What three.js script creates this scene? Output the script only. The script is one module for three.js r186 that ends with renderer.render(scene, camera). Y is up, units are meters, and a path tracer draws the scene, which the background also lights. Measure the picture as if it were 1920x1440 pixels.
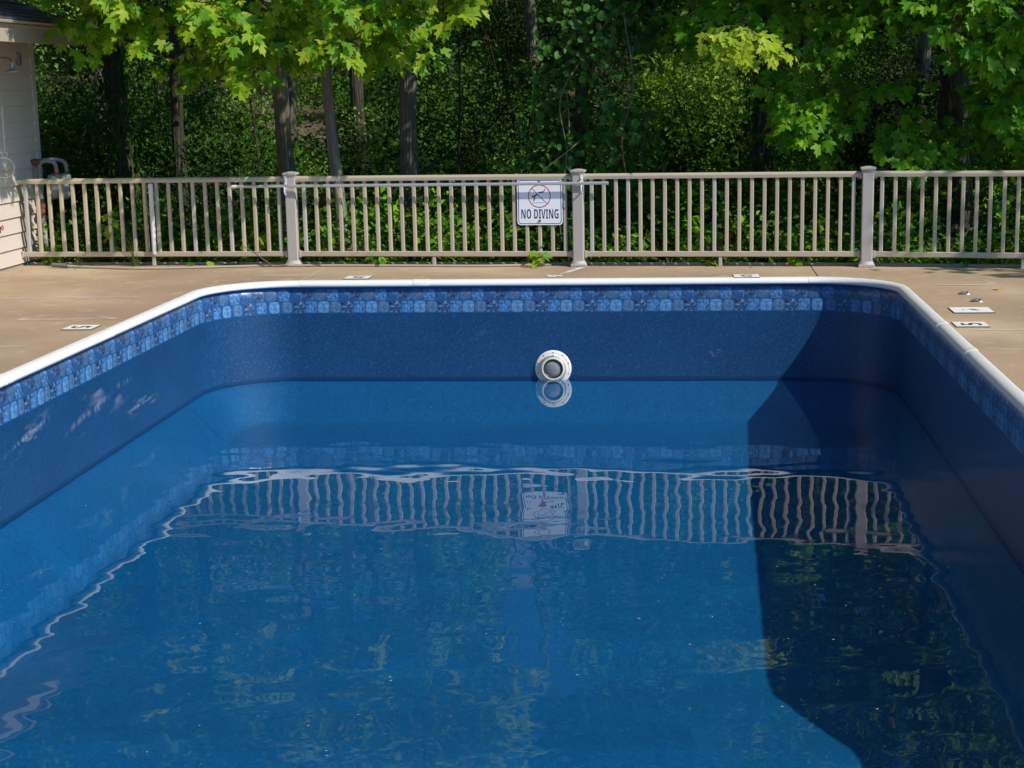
import * as THREE from 'three';
import { mergeGeometries } from 'three/addons/utils/BufferGeometryUtils.js';
import { RoundedBoxGeometry } from 'three/addons/geometries/RoundedBoxGeometry.js';
import { createNoise2D, createNoise3D } from 'simplex-noise';

// ---------------------------------------------------------------- camera, sky, sun, exposure
const scene = new THREE.Scene();
const renderer = new THREE.WebGLRenderer({ antialias: true });
renderer.setSize(1024, 768);
renderer.toneMapping = THREE.LinearToneMapping;
renderer.toneMappingExposure = 1.12;
renderer.shadowMap.enabled = true;

const camera = new THREE.PerspectiveCamera(26.584, 4 / 3, 0.1, 400);
camera.position.set(0, 1.8905, 15.21);
{
  const pitch = 0.18353, yaw = 0.10489, roll = 0.01996;
  const fwd = new THREE.Vector3(-Math.sin(yaw) * Math.cos(pitch), -Math.sin(pitch), -Math.cos(yaw) * Math.cos(pitch));
  const r = new THREE.Vector3().crossVectors(fwd, new THREE.Vector3(0, 1, 0)).normalize();
  const u = new THREE.Vector3().crossVectors(r, fwd);
  const r2 = r.clone().multiplyScalar(Math.cos(roll)).addScaledVector(u, -Math.sin(roll));
  const u2 = r.clone().multiplyScalar(Math.sin(roll)).addScaledVector(u, Math.cos(roll));
  camera.quaternion.setFromRotationMatrix(new THREE.Matrix4().makeBasis(r2, u2, fwd.clone().negate()));
}
camera.updateMatrixWorld(true);
camera.updateProjectionMatrix();

const SUN = new THREE.Vector3(1.0, 1.0, 0.56).normalize();
import { Sky } from 'three/addons/objects/Sky.js';
const sky = new Sky();
sky.scale.setScalar(300);
sky.name = 'sky';
sky.userData = { kind: 'structure' };
sky.material.uniforms.sunPosition.value.copy(SUN);
sky.material.uniforms.turbidity.value = 5;
sky.material.uniforms.rayleigh.value = 0.9;
sky.material.uniforms.mieCoefficient.value = 0.004;
scene.add(sky);
scene.environmentIntensity = 0.15;

const sun = new THREE.DirectionalLight(new THREE.Color(1, 0.94, 0.85), 4.2);
sun.name = 'sunlight';
sun.position.copy(SUN).multiplyScalar(60).add(new THREE.Vector3(-1, 0, 2));
sun.target.position.set(-1, 0, 2);
sun.castShadow = true;
Object.assign(sun.shadow.camera, { left: -30, right: 30, top: 30, bottom: -30, near: 1, far: 140 });
sun.shadow.mapSize.set(4096, 4096);
scene.add(sun, sun.target);

// ---------------------------------------------------------------- helpers
const V = (x, y, z) => new THREE.Vector3(x, y, z);
function rng(seed) {
  let s = seed | 0;
  return () => { s = (s + 0x6d2b79f5) | 0; let t = Math.imul(s ^ (s >>> 15), 1 | s); t = (t + Math.imul(t ^ (t >>> 7), 61 | t)) ^ t; return ((t ^ (t >>> 14)) >>> 0) / 4294967296; };
}
const R = rng(11);
const between = (a, b, r = R) => a + (b - a) * r();
const n2 = createNoise2D(rng(5)), n3 = createNoise3D(rng(6));
const clamp = THREE.MathUtils.clamp, lerp = THREE.MathUtils.lerp, smooth = THREE.MathUtils.smoothstep;
const names = new Map();
function numbered(n) { const k = names.get(n) ?? 0; names.set(n, k + 1); return k ? n + '_' + String(k).padStart(3, '0') : n; }
function tag(o, label, category, group) { o.userData = { ...o.userData, label, category }; if (group) o.userData.group = group; return o; }
function thing(name, label, category, pos = [0, 0, 0], group) {
  const g = new THREE.Group(); g.name = numbered(name); g.position.set(...pos); scene.add(g);
  return tag(g, label, category, group);
}
function structure(o, name) { o.name = numbered(name); o.userData = { kind: 'structure' }; scene.add(o); return o; }
function part(name, geo, mat, parent) { const m = new THREE.Mesh(geo, mat); m.name = name; m.castShadow = m.receiveShadow = true; parent.add(m); return m; }
function at(geo, x, y, z, rx = 0, ry = 0, rz = 0) { const g = geo.clone(); g.applyMatrix4(new THREE.Matrix4().compose(V(x, y, z), new THREE.Quaternion().setFromEuler(new THREE.Euler(rx, ry, rz)), V(1, 1, 1))); return g; }
function merge(list) { return mergeGeometries(list.map((g) => (g.index ? g.toNonIndexed() : g)).map((g) => { for (const k of Object.keys(g.attributes)) if (!['position', 'normal', 'uv'].includes(k)) g.deleteAttribute(k); return g; })); }
function box(w, h, d, r = 0.004) { return new RoundedBoxGeometry(w, h, d, 2, Math.min(r, w / 2.01, h / 2.01, d / 2.01)); }
function tube(pts, r, seg = 24, radial = 8, taper) {
  const c = new THREE.CatmullRomCurve3(pts.map((p) => (p.isVector3 ? p : V(...p))));
  const g = new THREE.TubeGeometry(c, seg, r, radial, false);
  if (taper) {
    const p = g.attributes.position, v = V(0, 0, 0);
    for (let i = 0; i <= seg; i++) {
      const o = c.getPointAt(i / seg), k = taper(i / seg);
      for (let j = 0; j <= radial; j++) { const n = i * (radial + 1) + j; v.fromBufferAttribute(p, n).sub(o).multiplyScalar(k).add(o); p.setXYZ(n, v.x, v.y, v.z); }
    }
  }
  return g;
}
// surface with procedural textures -------------------------------------------------
function tileNoise(seed, n) {                   // periodic value noise
  const r = rng(seed), a = new Float32Array(n * n); for (let i = 0; i < a.length; i++) a[i] = r();
  return (x, y) => {
    x = (x - Math.floor(x)) * n; y = (y - Math.floor(y)) * n;
    const i = Math.floor(x), j = Math.floor(y); let u = x - i, v = y - j; u = u * u * (3 - 2 * u); v = v * v * (3 - 2 * v);
    const g = (p, q) => a[(q % n) * n + (p % n)];
    return lerp(lerp(g(i, j), g(i + 1, j), u), lerp(g(i, j + 1), g(i + 1, j + 1), u), v);
  };
}
function fbm(seed, base, oct) { const l = []; for (let i = 0; i < oct; i++) l.push(tileNoise(seed + i, base << i)); return (x, y) => { let s = 0, w = 0, a = 1; for (const f of l) { s += f(x, y) * a; w += a; a *= 0.55; } return s / w; }; }
const toS = (c) => (c <= 0.0031308 ? c * 12.92 : 1.055 * Math.pow(c, 1 / 2.4) - 0.055);
function texture(n, fn, { srgb = true, m = n } = {}) {   // fn(u, v) -> linear [r, g, b] or a number
  const d = new Uint8Array(n * m * 4);
  for (let y = 0; y < m; y++) for (let x = 0; x < n; x++) {
    const c = fn((x + 0.5) / n, (y + 0.5) / m), o = (y * n + x) * 4, a = typeof c === 'number' ? [c, c, c] : c;
    for (let k = 0; k < 3; k++) d[o + k] = clamp(Math.round((srgb ? toS(clamp(a[k], 0, 1)) : a[k]) * 255), 0, 255);
    d[o + 3] = a.length > 3 ? clamp(a[3] * 255, 0, 255) : 255;
  }
  const t = new THREE.DataTexture(d, n, m, THREE.RGBAFormat);
  t.wrapS = t.wrapT = THREE.RepeatWrapping; t.magFilter = THREE.LinearFilter; t.minFilter = THREE.LinearMipmapLinearFilter; t.generateMipmaps = true;
  if (srgb) t.colorSpace = THREE.SRGBColorSpace;
  t.needsUpdate = true;
  return t;
}
const rep = (t, x, y = x) => { const c = t.clone(); c.repeat.set(x, y); c.needsUpdate = true; return c; };
const std = (o) => new THREE.MeshStandardMaterial(o);
const phys = (o) => new THREE.MeshPhysicalMaterial(o);
const rgb = (r, g, b) => new THREE.Color().setRGB(r, g, b);
const mix3 = (a, b, t) => [lerp(a[0], b[0], t), lerp(a[1], b[1], t), lerp(a[2], b[2], t)];

// ---------------------------------------------------------------- materials
const M = {};
{ // concrete: uv in metres
  const f1 = fbm(21, 4, 6), f2 = fbm(31, 32, 4), f3 = fbm(41, 2, 3), r = rng(3);
  const pits = tileNoise(44, 256);
  const col = texture(1024, (u, v) => {
    const a = f1(u, v), b = f2(u, v), c = f3(u, v);
    let t = mix3([0.39, 0.268, 0.155], [0.49, 0.36, 0.222], smooth(a, 0.3, 0.7));
    t = mix3(t, [0.29, 0.195, 0.115], smooth(c, 0.48, 0.72) * 0.65);
    t = mix3(t, [0.58, 0.47, 0.33], smooth(b, 0.60, 0.8) * 0.3);
    if (pits(u, v) > 0.93) t = mix3(t, [0.16, 0.11, 0.07], 0.5);
    return t;
  });
  const bmp = texture(1024, (u, v) => f2(u, v) * 0.6 + pits(u, v) * 0.25, { srgb: false });
  M.concrete = std({ map: rep(col, 1 / 4.2), bumpMap: rep(bmp, 1 / 4.2), bumpScale: 0.004, roughness: 0.9 });
}
M.joint = std({ color: rgb(0.10, 0.08, 0.06), roughness: 1 });
M.patch = std({ color: rgb(0.62, 0.58, 0.52), roughness: 0.95 });
M.coping = phys({ color: rgb(0.80, 0.77, 0.71), roughness: 0.42, clearcoat: 0.15, clearcoatRoughness: 0.3 });
{ // vinyl liner: fine light and dark specks on deep blue, uv in metres
  const sp = tileNoise(51, 170), sp2 = tileNoise(52, 110), big = fbm(53, 3, 4), sp3 = tileNoise(57, 300);
  const col = texture(1024, (u, v) => {
    const s = sp(u, v) * 0.55 + sp3(u, v) * 0.45, q = sp2(u, v), b = big(u, v);
    let t = mix3([0.0035, 0.040, 0.118], [0.0055, 0.058, 0.155], b);
    t = mix3(t, [0.002, 0.022, 0.075], smooth(q, 0.55, 0.9) * 0.3);
    t = mix3(t, [0.035, 0.13, 0.28], smooth(s, 0.62, 0.85) * 0.7);
    return t;
  });
  const bmp = texture(512, (u, v) => sp(u, v) * 0.5 + sp2(u, v) * 0.5, { srgb: false });
  M.liner = phys({ map: rep(col, 1 / 1.6), bumpMap: rep(bmp, 1 / 1.6), bumpScale: 0.0009, roughness: 0.40, clearcoat: 0.35, clearcoatRoughness: 0.22 });
  const wrk = fbm(61, 3, 4), bands = tileNoise(63, 14);
  const fcol = texture(1024, (u, v) => {
    const s = sp(u, v) * 0.55 + sp3(u, v) * 0.45, b = wrk(u, v), w = bands(u * 0.15, v);
    let t = mix3([0.0015, 0.066, 0.178], [0.002, 0.078, 0.202], smooth(b * 0.8 + w * 0.2, 0.25, 0.75));
    t = mix3(t, [0.02, 0.16, 0.30], smooth(s, 0.62, 0.9) * 0.6);
    t = mix3(t, [0.002, 0.045, 0.12], smooth(sp2(u, v), 0.6, 0.95) * 0.6);
    return t;
  });
  M.floor = std({ map: rep(fcol, 1 / 2.3), roughness: 0.75 });
  M.band = phys({ color: rgb(0.008, 0.072, 0.215), roughness: 0.4, clearcoat: 0.6, clearcoatRoughness: 0.2 });
  M.bead = std({ color: rgb(0.012, 0.10, 0.30), roughness: 0.5 });
}
M.water = phys({ color: rgb(0.45, 0.94, 1.0), transmission: 1, thickness: 0, roughness: 0, ior: 1.333 });
{ // eight prints of the tile pattern
  const styles = [
    [[0.024, 0.079, 0.202], [0.020, 0.022, 0.052], [0.065, 0.155, 0.301], 0],   // dark mottled
    [[0.056, 0.127, 0.249], [0.029, 0.060, 0.138], [0.090, 0.172, 0.288], 1],    // soft cornered greyish
    [[0.040, 0.142, 0.335], [0.012, 0.052, 0.172], [0.115, 0.267, 0.464], 0],   // light streaked
    [[0.020, 0.090, 0.249], [0.010, 0.039, 0.138], [0.072, 0.163, 0.310], 0],   // medium
    [[0.052, 0.189, 0.421], [0.022, 0.034, 0.095], [0.137, 0.310, 0.507], 0],
    [[0.068, 0.219, 0.447], [0.029, 0.112, 0.292], [0.144, 0.318, 0.516], 0],
    [[0.061, 0.150, 0.292], [0.032, 0.065, 0.146], [0.108, 0.224, 0.370], 1],
    [[0.026, 0.073, 0.189], [0.019, 0.019, 0.043], [0.115, 0.249, 0.421], 0],
  ];
  M.tiles = styles.map(([base, dark, light], k) => {
    const f = fbm(70 + k * 7, 5, 4), g = fbm(72 + k * 7, 8, 4), e = tileNoise(75 + k * 7, 40);
    const t = texture(96, (u, v) => {
      let c = mix3(base, light, smooth(f(u, v), 0.45, 0.68)); c = mix3(c, dark, smooth(e(u, v), 0.6, 0.95) * 0.4);
      return mix3(c, dark, smooth(g(u, v), 0.52, 0.66) * (k === 0 || k === 7 ? 0.95 : k === 1 || k === 6 ? 0.5 : 0.75));
    });
    return phys({ map: t, roughness: 0.42, clearcoat: 0.6, clearcoatRoughness: 0.2 });
  });
}
M.rail = std({ color: rgb(0.465, 0.385, 0.275), roughness: 0.55 });
M.bal = [std({ color: rgb(0.475, 0.395, 0.28), roughness: 0.6 }), std({ color: rgb(0.435, 0.365, 0.265), roughness: 0.6 }), std({ color: rgb(0.46, 0.41, 0.365), roughness: 0.6 })];
M.post = std({ color: rgb(0.425, 0.38, 0.335), roughness: 0.6 });
M.white = std({ color: rgb(0.72, 0.71, 0.68), roughness: 0.5 });
M.alu = std({ color: rgb(0.62, 0.63, 0.65), roughness: 0.38, metalness: 0.6 });
M.black = std({ color: rgb(0.015, 0.015, 0.016), roughness: 0.6 });
M.rust = std({ color: rgb(0.20, 0.06, 0.025), roughness: 0.85 });
M.copper = std({ color: rgb(0.55, 0.20, 0.12), roughness: 0.4, metalness: 0.7 });
M.chrome = std({ color: rgb(0.42, 0.40, 0.37), roughness: 0.42, metalness: 0.7 });
M.greyPipe = std({ color: rgb(0.19, 0.195, 0.21), roughness: 0.6 });
M.greenPipe = std({ color: rgb(0.34, 0.38, 0.33), roughness: 0.7 });
{
  const f = fbm(91, 6, 4), g = fbm(95, 2, 3);
  M.siding = std({ map: rep(texture(256, (u, v) => mix3([0.56, 0.475, 0.385], [0.63, 0.545, 0.45], f(u, v) * 0.5 + g(u, v) * 0.5)), 1 / 1.3), roughness: 0.8 });
  M.trim = std({ color: rgb(0.55, 0.49, 0.42), roughness: 0.75 });
  M.fascia = std({ color: rgb(0.42, 0.35, 0.26), roughness: 0.7 });
  const sh = fbm(97, 24, 3);
  M.shingle = [0.8, 1, 1.25].map((k) => std({ map: rep(texture(128, (u, v) => { const q = 0.05 + 0.07 * sh(u, v); return [q * k, q * k, q * k * 1.06]; }), 3), roughness: 0.95 }));
}
function barkMat(dark, light, seed) {
  const f = fbm(seed, 4, 4), g = tileNoise(seed + 9, 18), k = tileNoise(seed + 10, 40);
  const h = (u, v) => smooth(Math.abs(g(u * 1 + 0.02 * f(u, v), v * 0.22) - 0.5) * 2, 0, 0.8) * 0.6 + k(u, v * 0.4) * 0.3 + f(u, v) * 0.2;
  return std({ map: texture(256, (u, v) => mix3(dark, light, clamp(h(u, v), 0, 1))), bumpMap: texture(256, (u, v) => h(u, v), { srgb: false }), bumpScale: 0.02, roughness: 0.95 });
}
M.barkGrey = barkMat([0.07, 0.055, 0.04], [0.21, 0.175, 0.135], 201);
M.barkPale = barkMat([0.13, 0.11, 0.085], [0.30, 0.265, 0.215], 221);
M.barkDark = barkMat([0.025, 0.018, 0.012], [0.085, 0.062, 0.045], 241);
M.twig = std({ color: rgb(0.035, 0.026, 0.018), roughness: 1 });
M.vineStem = std({ color: rgb(0.17, 0.125, 0.085), roughness: 1 });
{ // woodland floor
  const f = fbm(121, 6, 5), g = tileNoise(126, 200), h = fbm(128, 3, 3);
  M.woodland = std({ map: rep(texture(512, (u, v) => { let c = mix3([0.085, 0.055, 0.032], [0.21, 0.145, 0.09], f(u, v)); c = mix3(c, [0.33, 0.24, 0.16], smooth(g(u, v), 0.8, 0.97) * 0.6); return mix3(c, [0.04, 0.06, 0.02], smooth(h(u, v), 0.55, 0.75) * 0.7); }), 1 / 3), bumpMap: rep(texture(512, (u, v) => g(u, v), { srgb: false }), 1 / 3), bumpScale: 0.03, roughness: 1 });
}
const leafMat = (r, g, b, t = 0.4) => phys({ color: rgb(r, g, b), roughness: 0.55, transmission: t, thickness: 0, specularIntensity: 0.35 });

// ---------------------------------------------------------------- pool shape
const PA = 4.404, PB = 1.914, PR = 0.75, PZ = 13.2, WATER = -0.904;
// outline as a function of the offset outwards: list of {x, z, nx, nz, s}
function outline(o, arcN = 14) {
  const pts = [], r = PR + o, corner = (cx, cz, a0) => { for (let i = 0; i <= arcN; i++) { const a = a0 + (i / arcN) * Math.PI / 2; pts.push({ x: cx + Math.cos(a) * r, z: cz + Math.sin(a) * r, nx: -Math.cos(a), nz: -Math.sin(a) }); } };
  corner(-PA + PR, PR, Math.PI); corner(PB - PR, PR, 1.5 * Math.PI); corner(PB - PR, PZ - PR, 0); corner(-PA + PR, PZ - PR, Math.PI / 2);
  pts.push({ ...pts[0] });
  let s = 0; pts.forEach((p, i) => { if (i) s += Math.hypot(p.x - pts[i - 1].x, p.z - pts[i - 1].z); p.s = s; });
  return pts;   // left corner -> far wall -> right corner -> right wall -> near wall -> left wall (towards the far end)
}
// sample of the outline at arc length s of the base outline (offset 0)
const BASE = outline(0, 40), LEN = BASE[BASE.length - 1].s;
function along(s) {
  s = ((s % LEN) + LEN) % LEN; let i = 1; while (BASE[i].s < s) i++;
  const a = BASE[i - 1], b = BASE[i], t = (s - a.s) / (b.s - a.s || 1);
  const nx = lerp(a.nx, b.nx, t), nz = lerp(a.nz, b.nz, t), l = Math.hypot(nx, nz);
  return { x: lerp(a.x, b.x, t), z: lerp(a.z, b.z, t), nx: nx / l, nz: nz / l };
}
const S_FAR0 = PR * Math.PI / 2, S_FAR1 = S_FAR0 + (PA + PB - 2 * PR), S_R0 = S_FAR1 + PR * Math.PI / 2, S_NEAR = S_R0 + (PZ - 2 * PR);
// sweep a profile [[o, y], ...] from s0 to s1
function sweep(profile, s0, s1, closed = true) {
  const ss = [s0]; for (const p of BASE) for (const k of [-LEN, 0, LEN]) if (p.s + k > s0 + 1e-4 && p.s + k < s1 - 1e-4) ss.push(p.s + k);
  const step = 0.5; for (let s = s0 + step; s < s1; s += step) ss.push(s); ss.push(s1); ss.sort((a, b) => a - b);
  const pos = [], uv = [], idx = [], n = profile.length;
  let acc = 0; const vv = profile.map((p, i) => (i ? (acc += Math.hypot(p[0] - profile[i - 1][0], p[1] - profile[i - 1][1])) : 0));
  ss.forEach((s) => { const a = along(s); profile.forEach(([o, y], j) => { pos.push(a.x - a.nx * o, y, a.z - a.nz * o); uv.push(s, vv[j]); }); });
  for (let i = 0; i < ss.length - 1; i++) for (let j = 0; j < n - 1; j++) { const a = i * n + j, b = a + n; idx.push(a, b, a + 1, b, b + 1, a + 1); }
  if (closed) for (const i of [0, ss.length - 1]) { const o = pos.length / 3; for (let j = 0; j < n; j++) { const q = (i * n + j) * 3; pos.push(pos[q], pos[q + 1], pos[q + 2]); uv.push(0, vv[j]); } for (let j = 1; j < n - 1; j++) idx.push(o, o + j, o + j + 1); }
  const g = new THREE.BufferGeometry(); g.setAttribute('position', new THREE.Float32BufferAttribute(pos, 3)); g.setAttribute('uv', new THREE.Float32BufferAttribute(uv, 2)); g.setIndex(idx); g.computeVertexNormals();
  return g;
}
// floor height (the water is drawn without bending the view, so the floor stands where it appears to)
const FLOORZ = [[-1, -1.245], [0, -1.25], [2.25, -1.325], [4.82, -1.371], [6.7, -1.405], [8.3, -1.086], [14, -1.086]];
function floorY(z) { for (let i = 1; i < FLOORZ.length; i++) if (z <= FLOORZ[i][0]) { const [a, b] = [FLOORZ[i - 1], FLOORZ[i]]; return lerp(a[1], b[1], (z - a[0]) / (b[0] - a[0])); } return -1.086; }

// ---------------------------------------------------------------- ground, deck
const fenceZ = (x) => (x < -4.01 ? lerp(-1.41, -1.60, (x + 4.01) / (-7.05 + 4.01)) : x < -1.015 ? lerp(-1.41, -1.14, (x + 4.01) / 2.995) : x < 1.81 ? lerp(-1.14, -0.89, (x + 1.015) / 2.825) : lerp(-0.89, -0.35, (x - 1.81) / 2.87));
const groundY = (x, z) => {
  const d = Math.max(0, fenceZ(clamp(x, -12, 9)) - z);
  let y = -0.04 - 0.25 * smooth(d, 0.3, 4) + 1.3 * smooth(d, 7, 30) + 3.5 * smooth(d, 30, 70) + 6 * smooth(d, 60, 110);
  return y + 0.06 * n2(x * 0.5, z * 0.5) * smooth(d, 0.2, 1.5) + 0.3 * n2(x * 0.07, z * 0.07) * smooth(d, 4, 12);
};
{
  const xs = [-120, -90, -65, -45, -32, -24], zs = [-130, -110, -92, -76, -62, -52, -44]; for (let x = -18; x <= 14; x += 0.8) xs.push(x); xs.push(18, 24, 32, 45, 65, 90, 120);
  for (let z = -38; z <= -1; z += 0.7) zs.push(z); zs.push(-0.4, 3, 7, 13.6, 18, 24, 34, 50, 80, 120);
  const X = xs.map((x) => (Math.abs(x + 4.4) < 0.41 && x < 0 ? -4.9 : x)), pos = [], uv = [], idx = [];
  const inHole = (x0, x1, z0, z1) => x0 >= -5.01 && x1 <= 2.9 && z0 >= -0.45 && z1 <= 13.7;
  for (const z of zs) for (const x of X) { pos.push(x, groundY(x, z), z); uv.push(x, z); }
  for (let j = 0; j < zs.length - 1; j++) for (let i = 0; i < X.length - 1; i++) {
    if (inHole(X[i], X[i + 1], zs[j], zs[j + 1])) continue;
    const a = j * X.length + i, b = a + X.length; idx.push(a, b, a + 1, b, b + 1, a + 1);
  }
  const g = new THREE.BufferGeometry(); g.setAttribute('position', new THREE.Float32BufferAttribute(pos, 3)); g.setAttribute('uv', new THREE.Float32BufferAttribute(uv, 2)); g.setIndex(idx); g.computeVertexNormals();
  const m = structure(new THREE.Mesh(g, M.woodland), 'ground'); m.receiveShadow = true;
}
const DECK = 0.05;
{
  const deck = structure(new THREE.Group(), 'pool_deck'), edge = 0.081, back = (x) => fenceZ(x) - 0.07;
  const E = outline(edge, 20), nA = 21;
  const slab = (pts, dy = 0) => {
    const s = new THREE.Shape(pts.map(([x, z]) => new THREE.Vector2(x, -z)));
    const g = new THREE.ExtrudeGeometry(s, { depth: 0.14, bevelEnabled: true, bevelSize: 0.005, bevelThickness: 0.006, bevelOffset: -0.005, bevelSegments: 2 });
    g.rotateX(-Math.PI / 2); g.translate(0, DECK - 0.146 + dy, 0);
    part('deck_slab', g, M.concrete, deck);
  };
  const j = 0.004, xl = -3.64, xr = 1.28, L = -PA - edge, Rr = PB + edge;
  const onArc = (x) => PR - Math.sqrt(Math.max(0, (PR + edge) ** 2 - (x - (PB - PR)) ** 2));
  const arcL = E.slice(0, nA).filter((p) => p.x < xl - j).map((p) => [p.x, p.z]), arcL2 = E.slice(0, nA).filter((p) => p.x > xl + j).map((p) => [p.x, p.z]);
  const arcR = E.slice(nA, 2 * nA), arcR1 = arcR.filter((p) => p.x > xr + j).map((p) => [p.x, p.z]), arcR0 = arcR.filter((p) => p.x < xr - j).map((p) => [p.x, p.z]);
  slab([[-13, back(-13)], [-7, back(-7)], [-4.01, back(-4.01)], [xl - j, back(xl)], [xl - j, -edge], ...arcL.reverse(), [L, 0.86], [-13, 0.86]]);
  slab([[xl + j, back(xl)], [-1.015, back(-1.015)], [xr - j, back(xr)], [xr - j, onArc(xr - j)], ...arcR0.reverse(), ...arcL2.reverse(), [xl + j, -edge]]);
  slab([[xr + j, back(xr)], [1.81, back(1.81)], [9, back(9)], [9, 0.70], [Rr, 0.70], ...arcR1.reverse(), [xr + j, onArc(xr + j)]].filter((p) => !(p[0] > Rr - 0.3 && p[0] < Rr && p[1] > 0.70)), 0);
  const zl = [0.86, 3.2, 5.6, 8, 10.4, 12.8], zr = [0.70, 3.2, 5.6, 8, 10.4, 12.8];
  for (let i = 0; i < 5; i++) {
    slab([[-13, zl[i] + 2 * j], [L, zl[i] + 2 * j], [L, zl[i + 1]], [-13, zl[i + 1]]]);
    slab([[Rr, zr[i] + 2 * j], [9, zr[i] + 2 * j], [9, zr[i + 1]], [Rr, zr[i + 1]]]);
  }
  slab([[-13, 12.81], [L, 12.81], [L, PZ + edge], [Rr, PZ + edge], [Rr, 12.81], [9, 12.81], [9, 22], [-13, 22]]);
  // filler in the joints, a strip under the gaps
  const f = [at(new THREE.BoxGeometry(0.03, 0.05, 2), xl, DECK - 0.035, -1.08), at(new THREE.BoxGeometry(0.03, 0.05, 2), xr, DECK - 0.035, -1.08)];
  for (const z of zl) f.push(at(new THREE.BoxGeometry(8, 0.05, 0.03), L - 4, DECK - 0.035, z + j));
  for (const z of zr) f.push(at(new THREE.BoxGeometry(7, 0.05, 0.03), Rr + 3.5, DECK - 0.035, z + j));
  part('joint_filler', merge(f), M.joint, deck);
  // edging strip along the fence
  const es = []; for (const [a, b] of [[-7.0, -4.01], [-4.01, -1.015], [-1.015, 1.81], [1.81, 4.6]]) { const za = fenceZ(a), zb = fenceZ(b), l = Math.hypot(b - a, zb - za); es.push(at(box(l, 0.045, 0.05, 0.012), (a + b) / 2, DECK + 0.004, (za + zb) / 2 - 0.115, 0, -Math.atan2(zb - za, b - a), 0)); }
  part('edging_strip', merge(es), std({ color: rgb(0.33, 0.27, 0.21), roughness: 0.8 }), deck);
}
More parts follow.
